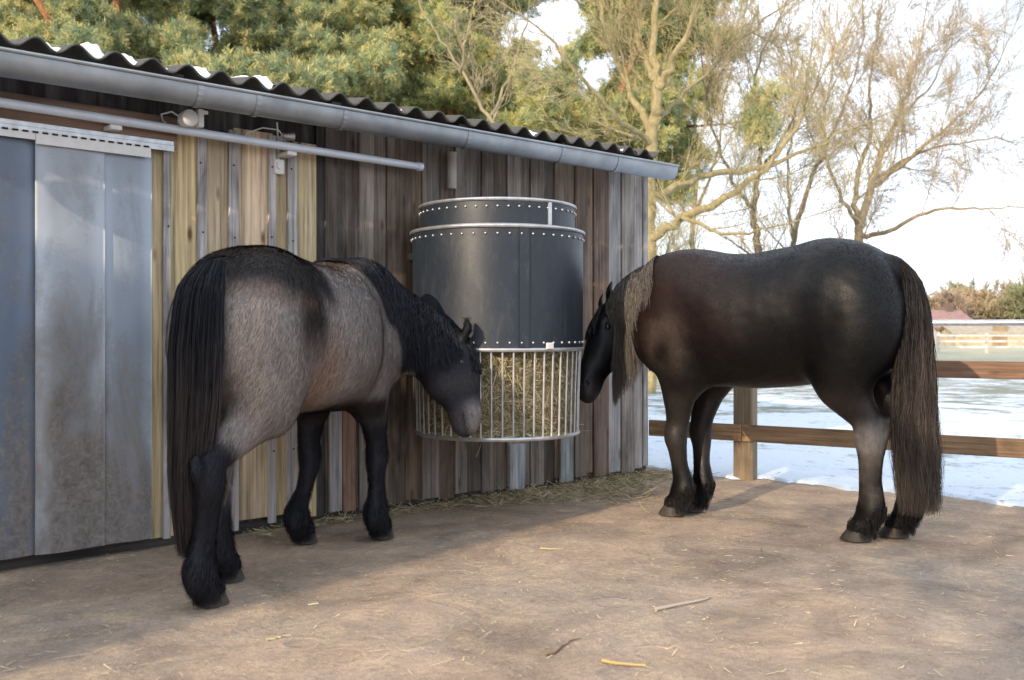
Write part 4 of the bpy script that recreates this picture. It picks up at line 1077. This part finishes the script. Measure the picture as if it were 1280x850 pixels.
g = t.math('MAXIMUM', g, t.ramp(t.math('ADD', t.math('MULTIPLY', t.noise(v, 11, 5, .75, .4), .75), t.math('MULTIPLY', a, .25)), [(.56, 0.0), (.63, .85)]))
t.col(t.mix(g, (.64, .72, .82), gcf)).set(Roughness=.8); t.bump(t.math('ADD', b, t.noise(v, 40, 4)), .25, .02)
sn = mesh_np('snow_field', V, Fsn, t.m); tag(sn, kind='structure')
# straw and hay scattered on the yard
def ground_z(P): return gh(P)
n = 13000
px = rng.uniform(-2.8, 4.4, n); py = rng.uniform(3.0, 8.2, n); ok = py < edge_y(px) - .1; px, py = px[ok], py[ok]; 
wd = (np.stack([px, py], 1) - A0) @ WN; ok = wd > .05; px, py = px[ok], py[ok]; n = len(px)
P0 = np.stack([px, py, 0 * px], 1); P0[:, 2] = ground_z(P0) + .004
th = rng.uniform(0, 2 * np.pi, n); D = np.stack([np.cos(th), np.sin(th), 0 * th], 1)
V1, F1, C1 = blades(n, P0, D, rng.uniform(.008, .050, n) * (1 + (rng.uniform(0, 1, n) > .95)), .0015, haycol(n, 1.7, .1), .15); 
V1[:, 2] = np.maximum(V1[:, 2], .0); 
o = mesh_np('scattered_straw', V1, F1, M_['hay'], col=C1, smooth=False); tag(o, 'bits of straw scattered over the trodden earth yard', 'straw', kind='stuff')
# band of fallen hay along the foot of the wall, thickest under the feeder
n = 15000; tl = rng.uniform(T(300), CORNER + .2, n); peak = .12 + .88 * np.exp(-((tl - 3.75) / .95) ** 2)
keep = rng.uniform(0, 1, n) < peak; tl = tl[keep]; n = len(tl); wdm = .10 + .52 * np.exp(-((tl - 3.8) / .9) ** 2)
off = .03 + np.abs(rng.normal(0, 1, n)) * wdm * .75; clx = fnoise(np.stack([tl, off, 0 * tl], 1), 5, 77, 2); k = clx > rng.uniform(-1.0, .45, n); tl, off = tl[k], off[k]; n = len(tl)
P2 = A0[None, :] + WU[None, :] * tl[:, None] + WN[None, :] * off[:, None]
P0 = np.stack([P2[:, 0], P2[:, 1], 0 * tl], 1); P0[:, 2] = ground_z(P0) + rng.uniform(.002, .022, n) * np.exp(-off)
th = rng.uniform(0, 2 * np.pi, n); D = np.stack([np.cos(th), np.sin(th), rng.normal(.05, .2, n)], 1)
V1, F1, C1 = blades(n, P0, D, rng.uniform(.03, .13, n), .0015, haycol(n, 1.25, .35), .4); V1[:, 2] = np.maximum(V1[:, 2], .001)
o = mesh_np('fallen_hay', V1, F1, M_['hay'], col=C1, smooth=False); tag(o, 'trodden hay fallen along the foot of the shed wall', 'hay', kind='stuff')
def G(px, py): Y = CAM_H * F_PX / (py - HZ); return np.array([(px - 640) / F_PX * Y, Y, 0.0])
def stick(name, a, b, r, c, label, cat, kink=.02):
    A, B = G(*a), G(*b); m = 7; P = [A + (B - A) * i / (m - 1) + np.array([rng.normal(0, kink * .3), rng.normal(0, kink * .3), 0]) for i in range(m)]
    P = np.array(P); P[:, 2] = gh(P) + r + .001
    mb = MB(); o_ = P[0].copy(); mb.tube(P - o_, np.linspace(r, r * .5, m), 7, col=c); o = mb.build(name, M_['hay'], None, smooth=True); o.location = o_; tag(o, label, cat)
stick('stick', (822, 762), (888, 747), .0075, (.42, .36, .30), 'pale grey bare stick lying in the middle of the sunny ground', 'stick')
stick('twig', (686, 818), (722, 795), .004, (.19, .115, .07), 'thin reddish-brown twig on the earth in the foreground', 'twig', .03)
stick('straw_stalk', (755, 827), (804, 831), .006, (.55, .40, .16), 'thick bright yellow straw stalk at the bottom of the yard', 'straw')
stick('straw_stalk', (675, 685), (703, 686), .0045, (.50, .40, .22), 'flat pale straw piece at the edge of the long shadow', 'straw')
stick('straw_stalk', (330, 800), (362, 794), .0045, (.50, .42, .25), 'short pale straw piece in the shade at front left', 'straw')

# ------------------------------------------------------------------ fence
fa = np.array([1.06, 7.90]); fb_ = np.array([5.20, 5.25]); FU = (fb_ - fa) / np.linalg.norm(fb_ - fa); FA = math.atan2(FU[1], FU[0])
fe = empty('paddock_fence', (*fa, 0), FA); tag(fe, 'brown wooden paddock fence with two plank rails behind the dark horse', 'fence')
post_t = float((np.array([1.71, 7.47]) - fa) @ FU)
t = NT('post_wood'); cb = t.coord('Object', (1, 1, .05)); g1 = t.noise(cb, 70, 6, .65, .3); g2_ = t.noise(t.coord('Object', (1, 1, .4)), 6, 4)
t.col(t.mix(1.0, t.mix(g2_, (.17, .13, .085), (.27, .205, .135)), t.ramp(g1, [(.3, .6), (.7, 1.25)]), 'MULTIPLY')).set(Roughness=.85); t.bump(g1, .5, .004)
for tt in (post_t, post_t + 2.62, post_t + 5.2):
    mb = MB(); h = .95 if tt == post_t else 1.22; mb.box(tt - .075, tt + .075, .022, .15, -.06, h, (1, 1, 1), rng.uniform(), bev=.012)
    mb.build('post', t.m, fe)
for z, h, c0, nm in ((.345, .125, (.33, .21, .12), 'lower_rail'), (.85, .115, (.23, .135, .085), 'upper_rail')):
    mb = MB(); xs_ = [0.02, post_t, post_t + 2.62, post_t + 5.2]
    for i in range(3): mb.box(xs_[i] + (.002 if i else 0), xs_[i + 1] - .002, -.0, .0215, z - h / 2, z + h / 2, np.array(c0) * (1.0, .95, 1.1)[i], rng.uniform(), bev=.003)
    mb.build(nm, M_['rail_wood'], fe)
mb = MB(); mb.tube([(.0, .05, 1.165), (post_t + 2.6, .05, 1.16), (post_t + 5.2, .05, 1.16)], .021, 12); mb.build('top_pipe', M_['steel'], fe, smooth=True)
# ------------------------------------------------------------------ trees
def tubes_np(A, B, ra, rb, n, ca, cb):
    """many tapered segments at once"""
    D = B - A; D /= np.linalg.norm(D, axis=1, keepdims=True) + 1e-9
    up = np.where(np.abs(D[:, 2:3]) < .9, np.array([[0, 0, 1.0]]), np.array([[1.0, 0, 0]])); s = np.cross(D, up); s /= np.linalg.norm(s, axis=1, keepdims=True); q = np.cross(D, s)
    a = np.linspace(0, 2 * np.pi, n, endpoint=False); cs, sn = np.cos(a)[None, :, None], np.sin(a)[None, :, None]
    ring = s[:, None, :] * cs + q[:, None, :] * sn
    V = np.stack([A[:, None, :] + ring * ra[:, None, None], B[:, None, :] + ring * rb[:, None, None]], 1).reshape(-1, 3)
    k = np.arange(len(A))[:, None] * 2 * n; j = np.arange(n)[None, :]; j2 = (j + 1) % n
    F = np.stack([k + j, k + j2, k + n + j2, k + n + j], 2).reshape(-1, 4)
    C = np.repeat(np.stack([ca, cb], 1), n, axis=1).reshape(-1, 3)
    return V, F, C
def grow(base, height, seed, levels=5, r0=.2, spread=.6, up=.25, nchild=(3, 5), first=.25, lean=(0, 0), lensc=.62, wob=.16, droop=0.0, fork=False):
    g = random.Random(seed); segs = []; tips = []
    def branch(p, d, L, r, lev):
        n = max(3, int(5 if lev < 2 else 4 if lev < 4 else 3)); pts = [(p, r)]; sl = L / n
        for i in range(n):
            d = d + np.array([g.gauss(0, wob), g.gauss(0, wob), g.gauss(0, wob * .7) + (up * .12 if lev else .04) - droop * lev * .04]); d = d / np.linalg.norm(d)
            q = p + d * sl; r2 = r * (1 - .5 * (i + 1) / n) if lev else r * (1 - .12)
            segs.append((p, q, r, r2, lev)); p, r = q, r2; pts.append((p, r))
            if lev + 1 < levels:
                k = 0
                fr = (i + 1) / n
                if lev == 0: k = g.randint(*nchild) if fr >= first else 0
                else: k = g.choice((1, 1, 2) if lev < levels - 2 else (1, 2, 2, 3))
                for _ in range(k):
                    az = g.uniform(0, 6.283); sd = np.cross(d, (math.cos(az), math.sin(az), .3)); sd /= np.linalg.norm(sd) + 1e-9
                    ang = g.uniform(spread * .6, spread * 1.35); nd = d * math.cos(ang) + sd * math.sin(ang); nd[2] += up * (.5 if lev == 0 else .35); nd /= np.linalg.norm(nd)
                    Lc = L * lensc * g.uniform(.65, 1.15) * (1.0 if lev else (1.15 - .5 * fr))
                    o = p - d * sl * g.uniform(0, .6)
                    branch(o, nd, Lc, r * g.uniform(.45, .68), lev + 1)
        if lev >= levels - 2: tips.append((p, d))
    d0 = np.array([lean[0], lean[1], 1.0]); d0 /= np.linalg.norm(d0)
    branch(np.array(base, float), d0, height, r0, 0)
    return segs, tips
M_['bark'] = None
t = NT('bark'); v = t.coord('Object', (1, 1, .4)); n1 = t.noise(v, 14, 5, .7); t.col(t.mix(1.0, t.attr('Col'), t.ramp(n1, [(.3, .6), (.7, 1.35)]), 'MULTIPLY')).set(Roughness=.9); t.bump(n1, .6, .03); M_['bark'] = t.m
t = NT('needles'); t.col(t.attr('Col')).set(Roughness=.6); t.b.inputs['Specular IOR Level'].default_value = .2
tr_n = t.n('ShaderNodeBsdfTranslucent'); t.l(t.attr('Col'), tr_n.inputs[0]); ms = t.n('ShaderNodeMixShader'); ms.inputs[0].default_value = .3
t.l(t.b.outputs[0], ms.inputs[1]); t.l(tr_n.outputs[0], ms.inputs[2]); t.l(ms.outputs[0], t.out.inputs[0]); M_['needles'] = t.m
def seg_mesh(segs, c_thick, c_thin, rmin, sides=(8, 5, 4, 3, 3, 3, 3)):
    out = []
    mx = max(s[4] for s in segs)
    for lev in range(mx + 1):
        L = [s for s in segs if s[4] == lev]
        if not L: continue
        A = np.array([s[0] for s in L]); B = np.array([s[1] for s in L]); B = B + (B - A) * .04; ra = np.maximum([s[2] for s in L], rmin); rb = np.maximum([s[3] for s in L], rmin)
        k = min(1, lev / max(mx - 1, 1)); c = np.array(c_thick) * (1 - k) + np.array(c_thin) * k; cc = c * rng.uniform(.75, 1.25, (len(L), 1))
        out.append(tubes_np(A, B, ra, rb, sides[min(lev, 6)], cc, cc))
    V = np.concatenate([o[0] for o in out]); F = []; o_ = 0
    for o in out: F.append(o[1] + o_); o_ += len(o[0])
    return V, np.concatenate(F), np.concatenate([o[2] for o in out])
def bare_tree(name, loc, label, height, seed, c0, c1, rmin=.008, group=None, split=2, cat='tree', **k):
    segs, tips = grow((0, 0, -.1), height, seed, **k)
    e = empty(name, loc); tag(e, label, cat, group)
    tr = [s for s in segs if s[4] < split]; cr = [s for s in segs if s[4] >= split]
    V, F, C = seg_mesh(tr, c0, c0, rmin); mesh_np('trunk', V, F, M_['bark'], e, col=C)
    V, F, C = seg_mesh([(a, b, r, q, l - split) for a, b, r, q, l in cr], c0, c1, rmin); mesh_np('crown', V, F, M_['bark'], e, col=C, smooth=False)
    return e, segs, tips
def tufts(P, D, n_each, ln, wd, cols, jit):
    n = len(P) * n_each; root = np.repeat(P, n_each, axis=0) + rng.normal(0, jit, (n, 3)); d = np.repeat(D, n_each, axis=0) * .7 + rng.normal(0, .6, (n, 3)); d[:, 2] += .25
    d /= np.linalg.norm(d, axis=1, keepdims=True); l = ln * rng.uniform(.6, 1.3, (n, 1)); s = np.cross(d, rng.normal(size=(n, 3))); s /= np.linalg.norm(s, axis=1, keepdims=True); s *= wd
    V = np.stack([root - s * .4, root + s * .4, root + d * l * .6 + s, root + d * l * .6 - s, root + d * l], 1)
    V = np.stack([root - s * .35, root + s * .35, root + d * l + s * .8, root + d * l - s * .8], 1).reshape(-1, 3)
    F = np.arange(n * 4).reshape(-1, 4)
    cc = cols[rng.integers(0, len(cols), len(P))]; C = np.repeat(cc, n_each, axis=0) * rng.uniform(.6, 1.4, (n, 1)); return V, F, np.repeat(C, 4, axis=0)
PINE = np.array([(.115, .130, .045), (.145, .150, .050), (.085, .110, .045), (.175, .165, .055), (.06, .085, .038)]) * np.array([3.9, 3.75, 5.4])
def pine(name, loc, label, height, seed, group=None, r0=.2, first=.35, cols=PINE, n_each=26, ln=.16, wd=.010, levels=4, lensc=.34, bare=(.30, .135, .06), spread=1.15, extra=5, cl=.20):
    segs, tips = grow((0, 0, -.1), height, seed, levels=levels, r0=r0, spread=spread, up=.12, nchild=(4, 6), first=first, lensc=lensc, wob=.10)
    e = empty(name, loc); tag(e, label, 'pine tree', group)
    V, F, C = seg_mesh([s for s in segs if s[4] < 3], bare, (.16, .10, .06), .008); mesh_np('trunk', V, F, M_['bark'], e, col=C)
    P = []; D = []
    for a, b, r, q, l in segs:
        if l >= 2:
            for u_ in ((.35, .9) if l >= 3 else (.8,)): P.append(a + (b - a) * u_); D.append(b - a)
    P = np.array(P); D = np.array(D); D /= np.linalg.norm(D, axis=1, keepdims=True) + 1e-9
    P = np.repeat(P, extra, axis=0) + rng.normal(0, cl, (len(P) * extra, 3)) * np.array([1, 1, .55]); D = np.repeat(D, extra, axis=0)
    V, F, C = tufts(P, D, n_each, ln, wd, cols, ln * .25)
    mesh_np('crown', V, F, M_['needles'], e, col=C, smooth=False)
    return e, len(F)
def at(px, Y): return ((px - 640) / F_PX * Y, Y, 0)
OAK = (.27, .205, .085); TW = (.30, .235, .12)
tot = 0
# pines behind the shed, near to far
for i, (px, Y, h, seed, lab, f) in enumerate((
    (95, 23, 10.5, 3, 'broad bushy pine behind the left end of the shed roof', .25),
    (-60, 26, 12, 8, 'tall pine at the far left edge behind the shed', .30),
    (235, 25, 11.5, 5, 'pine with reddish trunk showing behind the left part of the roof', .36),
    (400, 24, 10.5, 12, 'pine with drooping light boughs behind the middle of the roof', .30),
    (520, 29, 12.5, 17, 'slender yellow-green pine left of the leaning birch', .34),
    (610, 31, 13.5, 37, 'yellow-green pine right behind the leaning birch', .30),
    (645, 28, 12.5, 61, 'full yellow-green pine between the birch and the oak', .16),
    (700, 27, 11.5, 23, 'yellowish pine just left of the large bare oak', .30),
    (330, 36, 17, 29, 'dark pine filling the gap far behind the roof', .38),
    (592, 26, 9.8, 71, 'low broad pine right of the birch, low over the roof', .14),
    (655, 33, 13.5, 83, 'tall soft pine behind the yellowish pines', .18))):
    cc = PINE * (np.array([1.08, 1.05, .95]) if i in (4, 5, 6, 7) else np.array([.5, .6, .65]) if i == 8 else np.array([1.1, 1.05, .9]) if i > 8 else 1.0)
    e, n_ = pine('pine_tree', at(px, Y), lab, h, seed, 'pines behind the shed', first=f, r0=.17, n_each=28, ln=.13 if Y < 30 else .17, wd=.008 if Y < 30 else .012, cols=cc, extra=3, cl=.19); tot += n_
print('needles', tot)
def guided(name, loc, label, limbs, seed, c0, c1, rmin, L1, levels=5, dens=5.0, up=.35, spread=.75, wob=.05, cat='tree', group=None):
    """limbs: polylines (column, height-row, depth offset, radius) relative to the trunk's own distance"""
    limbs = [[(a, b, c, d * .72) for a, b, c, d in lb] for lb in limbs]; g = random.Random(seed); TB = MB(); cr = []; Y0 = loc[1]
    def branch(p, d, L, r, lev):
        n = 5 if lev == 1 else 4 if lev == 2 else 3; sl = L / n
        for i in range(n):
            d = d + np.array([g.gauss(0, wob), g.gauss(0, wob), g.gauss(0, wob) + up * .10]); d /= np.linalg.norm(d); q = p + d * sl; r2 = r * .80
            cr.append((p, q, r, r2, lev))
            if lev < levels:
                for _ in range(g.choice((1, 1, 2) if lev < levels - 1 else (1, 2))):
                    az = g.uniform(0, 6.283); sd = np.cross(d, (math.cos(az), math.sin(az), .3)); sd /= np.linalg.norm(sd) + 1e-9; ang = g.uniform(.35, spread)
                    nd = d * math.cos(ang) + sd * math.sin(ang); nd[2] += up * .22; nd /= np.linalg.norm(nd)
                    branch(p + d * sl * g.uniform(.2, 1), nd, L * g.uniform(.42, .68), r2 * g.uniform(.42, .62), lev + 1)
            p, r = q, r2
    for lb in limbs:
        K = np.array([((px - 640) / F_PX * (Y0 + dy), Y0 + dy, CAM_H + (HZ - py) * (Y0 + dy) / F_PX, r) for px, py, dy, r in lb]); K[:, :3] -= np.array(loc)
        m = 6 * (len(K) - 1) + 1; Q = bez(K, np.linspace(0, len(K) - 1, m)); Q[1:-1, :3] += np.random.default_rng(seed).normal(0, .03, (m - 2, 3))
        TB.tube(Q[:, :3], np.maximum(Q[:, 3], .01), 9, col=np.array(c0))
        for i in range(m - 1):
            sl = np.linalg.norm(Q[i + 1, :3] - Q[i, :3]); d = (Q[i + 1, :3] - Q[i, :3]) / sl; fr = i / (m - 1)
            if Q[i, 3] > Q[0, 3] * .97 and lb is limbs[0]: continue
            k = int(sl * dens * (.4 + fr) + g.random())
            for _ in range(k):
                az = g.uniform(0, 6.283); sd = np.cross(d, (math.cos(az), math.sin(az), .3)); sd /= np.linalg.norm(sd) + 1e-9; ang = g.uniform(.5, 1.15)
                nd = d * math.cos(ang) + sd * math.sin(ang); nd[2] += up * .5; nd /= np.linalg.norm(nd)
                branch(Q[i, :3] + (Q[i + 1, :3] - Q[i, :3]) * g.random(), nd, L1 * g.uniform(.5, 1.15) * (1 - .35 * fr), max(Q[i, 3] * g.uniform(.25, .45), .012), 1)
        p = Q[-1, :3]; d = Q[-1, :3] - Q[-2, :3]; d /= np.linalg.norm(d); branch(p, d, L1, max(Q[-1, 3], .012), 1)
    e = empty(name, loc); tag(e, label, cat, group)
    TB.build('trunk', M_['bark'], e, smooth=True)
    V, F, C = seg_mesh([(a, b, r, q, l - 1) for a, b, r, q, l in cr], c0, c1, rmin, sides=(5, 4, 3, 3, 3, 3, 3)); mesh_np('crown', V, F, M_['bark'], e, col=C, smooth=False)
    print(name, len(cr)); return e
OAK = (.30, .25, .125); TW = (.38, .325, .175)
guided('oak_tree', at(812, 17.5), 'large bare oak with thick yellow-lit trunk behind the shed corner', [
    [(812, 500, 0, .19), (812, 380, 0, .18), (813, 260, 0, .165), (816, 170, 0, .15), (822, 112, 0, .13), (818, 50, .2, .09), (826, -40, .3, .06)],
    [(822, 115, 0, .10), (846, 66, -.3, .075), (872, 10, -.5, .055), (890, -50, -.6, .04)],
    [(815, 165, 0, .10), (792, 120, .4, .08), (768, 62, .7, .06), (748, -10, .8, .045)],
    [(816, 180, 0, .08), (778, 150, -.6, .06), (735, 105, -1.0, .045), (690, 50, -1.2, .03)],
    [(818, 100, 0, .08), (800, 50, .5, .06), (792, -30, .8, .04)],
    [(813, 300, 0, .12), (860, 268, -.5, .10), (920, 240, -.8, .075), (975, 190, -1.0, .05), (1010, 130, -1.2, .03)],
    [(813, 250, 0, .11), (886, 217, .8, .085), (966, 206, 1.3, .06), (1055, 164, 1.8, .03)],
    [(822, 150, 0, .07), (862, 110, .8, .05), (905, 70, 1.2, .035), (960, 20, 1.5, .025)],
    [(850, 270, -.5, .05), (905, 290, -1.2, .035), (960, 285, -1.8, .02)]], 5, OAK, TW, .0030, 1.6, levels=4, dens=2.1, up=.35)
guided('leaning_birch', at(640, 20), 'thin pale bare tree leaning in front of the pines', [
    [(650, 420, 0, .08), (628, 200, 0, .065), (590, 110, 0, .045), (545, 40, 0, .03), (510, -20, 0, .02)],
    [(610, 150, 0, .05), (640, 90, .4, .035), (660, 20, .6, .025)], [(575, 90, 0, .04), (585, 40, -.4, .03), (600, -20, -.6, .02)]], 9, (.30, .26, .16), (.33, .29, .18), .0035, 1.3, levels=4, dens=1.0, up=.4)
guided('bare_tree', at(1073, 27), 'wide bare tree whose long twigs reach into the white sky', [
    [(1066, 500, 0, .20), (1070, 380, 0, .19), (1073, 300, 0, .17), (1080, 262, 0, .15), (1102, 190, 0, .11), (1128, 130, .3, .07), (1150, 60, .5, .04)],
    [(1074, 290, 0, .12), (1070, 235, .6, .10), (1088, 165, 1, .07), (1086, 100, 1.2, .045), (1098, 40, 1.3, .03)],
    [(1075, 297, 0, .10), (1112, 288, -1, .08), (1168, 262, -1.5, .055), (1225, 262, -2, .035), (1262, 258, -2.2, .02)],
    [(1088, 238, 0, .10), (1132, 202, -.6, .08), (1182, 160, -1, .05), (1222, 120, -1.2, .035), (1250, 75, -1.4, .02)],
    [(1092, 226, 0, .08), (1150, 190, 1, .055), (1205, 178, 1.4, .035), (1250, 172, 1.8, .02)],
    [(1072, 280, 0, .08), (1045, 230, -1, .06), (1030, 160, -1.3, .045), (1040, 90, -1.5, .03)],
    [(1120, 150, .3, .05), (1165, 105, 1, .035), (1190, 50, 1.2, .02)]], 11, (.28, .22, .13), (.40, .33, .22), .0046, 2.2, levels=4, dens=2.1, up=.22)
guided('bare_tree', at(945, 25), 'dark-trunked bare tree rising behind the withers of the dark horse', [
    [(946, 500, 0, .16), (946, 380, 0, .15), (946, 300, 0, .13), (941, 262, 0, .11), (950, 200, 0, .08), (940, 130, .3, .055), (955, 60, .5, .035)],
    [(942, 265, 0, .08), (915, 225, -.8, .06), (890, 160, -1, .04), (880, 100, -1, .03)],
    [(948, 215, 0, .06), (985, 160, .7, .045), (1010, 90, 1, .03)]], 13, (.095, .075, .055), (.38, .30, .18), .0044, 2.0, levels=4, dens=1.9, up=.3)
guided('bare_tree', at(995, 31), 'slim forked bare tree behind the back of the dark horse', [
    [(985, 500, 0, .15), (985, 400, 0, .14), (990, 310, 0, .12), (1008, 240, 0, .10), (1034, 180, 0, .07), (1062, 110, 0, .045), (1080, 40, 0, .03)],
    [(992, 300, 0, .08), (984, 220, .6, .06), (992, 140, .9, .04), (985, 60, 1, .03)]], 15, (.22, .17, .11), (.38, .31, .20), .005, 2.4, levels=4, dens=1.9, up=.3)
guided('bare_tree', at(868, 36), 'bare tree standing between the oak and the dark-trunked tree', [
    [(868, 500, 0, .16), (868, 380, 0, .15), (866, 290, 0, .13), (872, 200, 0, .10), (864, 110, 0, .07), (874, 20, 0, .04)],
    [(868, 270, 0, .09), (895, 200, .6, .06), (905, 120, .9, .04), (925, 50, 1, .03)]], 17, (.22, .18, .10), (.38, .31, .18), .0055, 2.6, levels=4, dens=1.8, up=.3)
# far hedge line of trees and shrubs across the field
far = [(1165, 85, 5.2, 0), (1190, 78, 4.6, 1), (1215, 90, 6.3, 2), (1240, 82, 5.2, 0), (1262, 95, 6.6, 1), (1290, 80, 5.6, 2), (1325, 88, 6.4, 0), (1130, 95, 5.6, 1), (1370, 84, 6.0, 2), (1090, 92, 5.0, 0), (835, 88, 5.0, 0), (870, 92, 5.4, 1), (920, 90, 4.8, 0), (985, 95, 5.2, 1), (1040, 90, 5.4, 2), (1430, 90, 6.2, 1), (1500, 95, 6.4, 0)]
labs = ['pale tan bare shrub tree in the far treeline', 'reddish-brown bare tree in the far treeline', 'olive-green twiggy tree in the far treeline']
for i, (px, Y, h, kd) in enumerate(far):
    c0_, c1_ = (((.26, .20, .12), (.40, .32, .21)), ((.20, .14, .10), (.32, .25, .19)), ((.18, .16, .10), (.25, .26, .14)))[kd]
    bare_tree('far_tree', at(px, Y), labs[kd], h * .55, 600 + i, c0_, c1_, rmin=.03, levels=5, r0=.12, spread=.6, up=.3, nchild=(3, 5), first=.05, lensc=.7, group=['tan trees of the far treeline', 'brown trees of the far treeline', 'olive trees of the far treeline'][kd])
# low scrub at the foot of the treeline
n = 16000; px_ = rng.uniform(-30, 90, n); P = np.stack([px_, 84 + rng.normal(0, 3, n), rng.uniform(0, 1, n) ** 2 * (2.1 + 1.2 * np.sin(px_ * .7) + .5 * np.sin(px_ * 2.3))], 1)
V, F, C = tufts(P, np.tile([[0, 0, 1.0]], (n, 1)), 5, .55, .06, np.array([(.36, .29, .17), (.25, .20, .12), (.30, .26, .13), (.16, .15, .08)]), .3)
o = mesh_np('scrub', V, F, M_['needles'], col=C, smooth=False); tag(o, 'low tan scrub along the far edge of the field', 'scrub', kind='stuff')
# farmhouse with a red roof, tan hut and white rail fence at the far side
def house(loc, w, d, h, rh, cw, cr, label, rz, nm='farmhouse', win=True):
    e = empty(nm, loc, rz); tag(e, label, 'house' if nm == 'farmhouse' else 'hut')
    mb = MB(); mb.box(-w / 2, w / 2, -d / 2, d / 2, -.1, h, cw); mb.add([(-w / 2, -d / 2, h), (-w / 2, d / 2, h), (-w / 2, 0, h + rh), (w / 2, -d / 2, h), (w / 2, d / 2, h), (w / 2, 0, h + rh)], [(0, 2, 1), (3, 4, 5), (0, 3, 5, 2), (1, 2, 5, 4)], cw); mb.build('wall', simple('render_' + nm, (1, 1, 1), .8, 0, .1, 2) if False else M_['plain'], e)
    mb = MB(); o_ = .35; s = (rh) / (d / 2)
    for q in (-1, 1):
        mb.add([(-w / 2 - o_, q * (d / 2 + o_), h - o_ * s + .05), (w / 2 + o_, q * (d / 2 + o_), h - o_ * s + .05), (w / 2 + o_, 0, h + rh + .05), (-w / 2 - o_, 0, h + rh + .05),
                (-w / 2 - o_, q * (d / 2 + o_), h - o_ * s + .17), (w / 2 + o_, q * (d / 2 + o_), h - o_ * s + .17), (w / 2 + o_, 0, h + rh + .17), (-w / 2 - o_, 0, h + rh + .17)],
               [(0, 1, 2, 3), (4, 7, 6, 5), (0, 4, 5, 1), (0, 3, 7, 4), (1, 5, 6, 2)], cr)
    rf = mb.build('roof', M_['plain'], e)
    if win:
        mb = MB(); mb.box(w * .2, w * .2 + .5, -.25, .25, h + rh * .6, h + rh + .7, (.16, .11, .09)); mb.build('chimney', M_['plain'], rf)
        for x in (-w * .3, 0, w * .3):
            mb = MB(); mb.box(x - .45, x + .45, -d / 2 - .06, -d / 2 - .01, .9, 2.0, (.75, .74, .7)); f = mb.build('window', M_['plain'], e)
            mb = MB(); mb.box(x - .36, x + .36, -d / 2 - .075, -d / 2 - .062, .98, 1.92, (.06, .07, .08)); mb.build('pane', M_['plain'], f)
    else:
        mb = MB(); mb.box(-.5, .5, -d / 2 - .06, -d / 2 - .01, .05, 1.9, (.30, .22, .13)); mb.build('door', M_['plain'], e)
t = NT('plain'); t.col(t.mix(1.0, t.attr('Col'), t.ramp(t.noise(t.coord('Object'), 3, 4), [(.3, .8), (.7, 1.15)]), 'MULTIPLY')).set(Roughness=.8); M_['plain'] = t.m
house(at(1172, 76), 3.4, 4, 1.5, 1.1, (.50, .42, .36), (.30, .18, .16), 'low farmhouse with a red roof beyond the field, beside the tail', .25)
house(at(1238, 72), 6.0, 3.5, 1.0, .5, (.50, .42, .30), (.38, .33, .25), 'low tan field shelter beyond the white rail fence', -.1, 'field_shelter', False)
wf = empty('rail_fence', at(1150, 52)); tag(wf, 'distant white rail fence across the far side of the field', 'fence')
mb = MB()
for z in (.32, .62, .92): mb.box(-14, 26, -.03, .03, z - .05, z + .05, (.72, .70, .66), 0)
mb.build('rails', M_['plain'], wf)
for x in np.arange(-14, 26.1, 2.5):
    mb = MB(); mb.box(x - .06, x + .06, .031, .15, -.1, 1.05, (.66, .64, .60), 0); mb.build('post', M_['plain'], wf)
# unseen building, added behind the camera to shade the left half of the yard
P1 = np.array([-.396, 4.946]) - np.array(SUN_AZ) * 13.2
bn = empty('shade_building', (*P1, 0), math.atan2(SUN_AZ[1], SUN_AZ[0]) + R(0)); tag(bn, 'unseen plank building added behind the photographer to shade the left of the yard', 'shade_building')
mb = MB(); x = 0.0; HB = 5.75
while x < 22: mb.box(-.03 + (.012 if int(x * 7) % 2 else 0), .0, x, x + .158, 0, HB, np.array([.2, .17, .15]) * rng.uniform(.7, 1.2), rng.uniform()); x += .16
mb.box(-7, -.035, .05, 21.9, 0, HB - .05, (.1, .09, .08)); mb.build('wall', M_['old_wood'], bn)
mb = MB(); mb.box(-7.3, .0, -.0, 22.3, HB + .002, HB + .12, (.08, .08, .08)); mb.build('roof', M_['plain'], bn)

guided('bare_tree', (-2.9, -6.6, 0), 'bare tree behind the photographer whose shadow falls across the yard', [
    [(0, 0, 0, .16), (0, 0, 0, .15)]], 21, OAK, TW, .006, 2.0) if False else None
bare_tree('shade_tree', (-3.3, -7.2, 0), 'unseen bare tree added behind the photographer to shade the front of the yard', 5.2, 909, OAK, TW, levels=5, r0=.17, spread=.6, up=.25, nchild=(2, 4), first=.30, lensc=.6, rmin=.006)  # out of view, added so that its shadow falls on the foreground
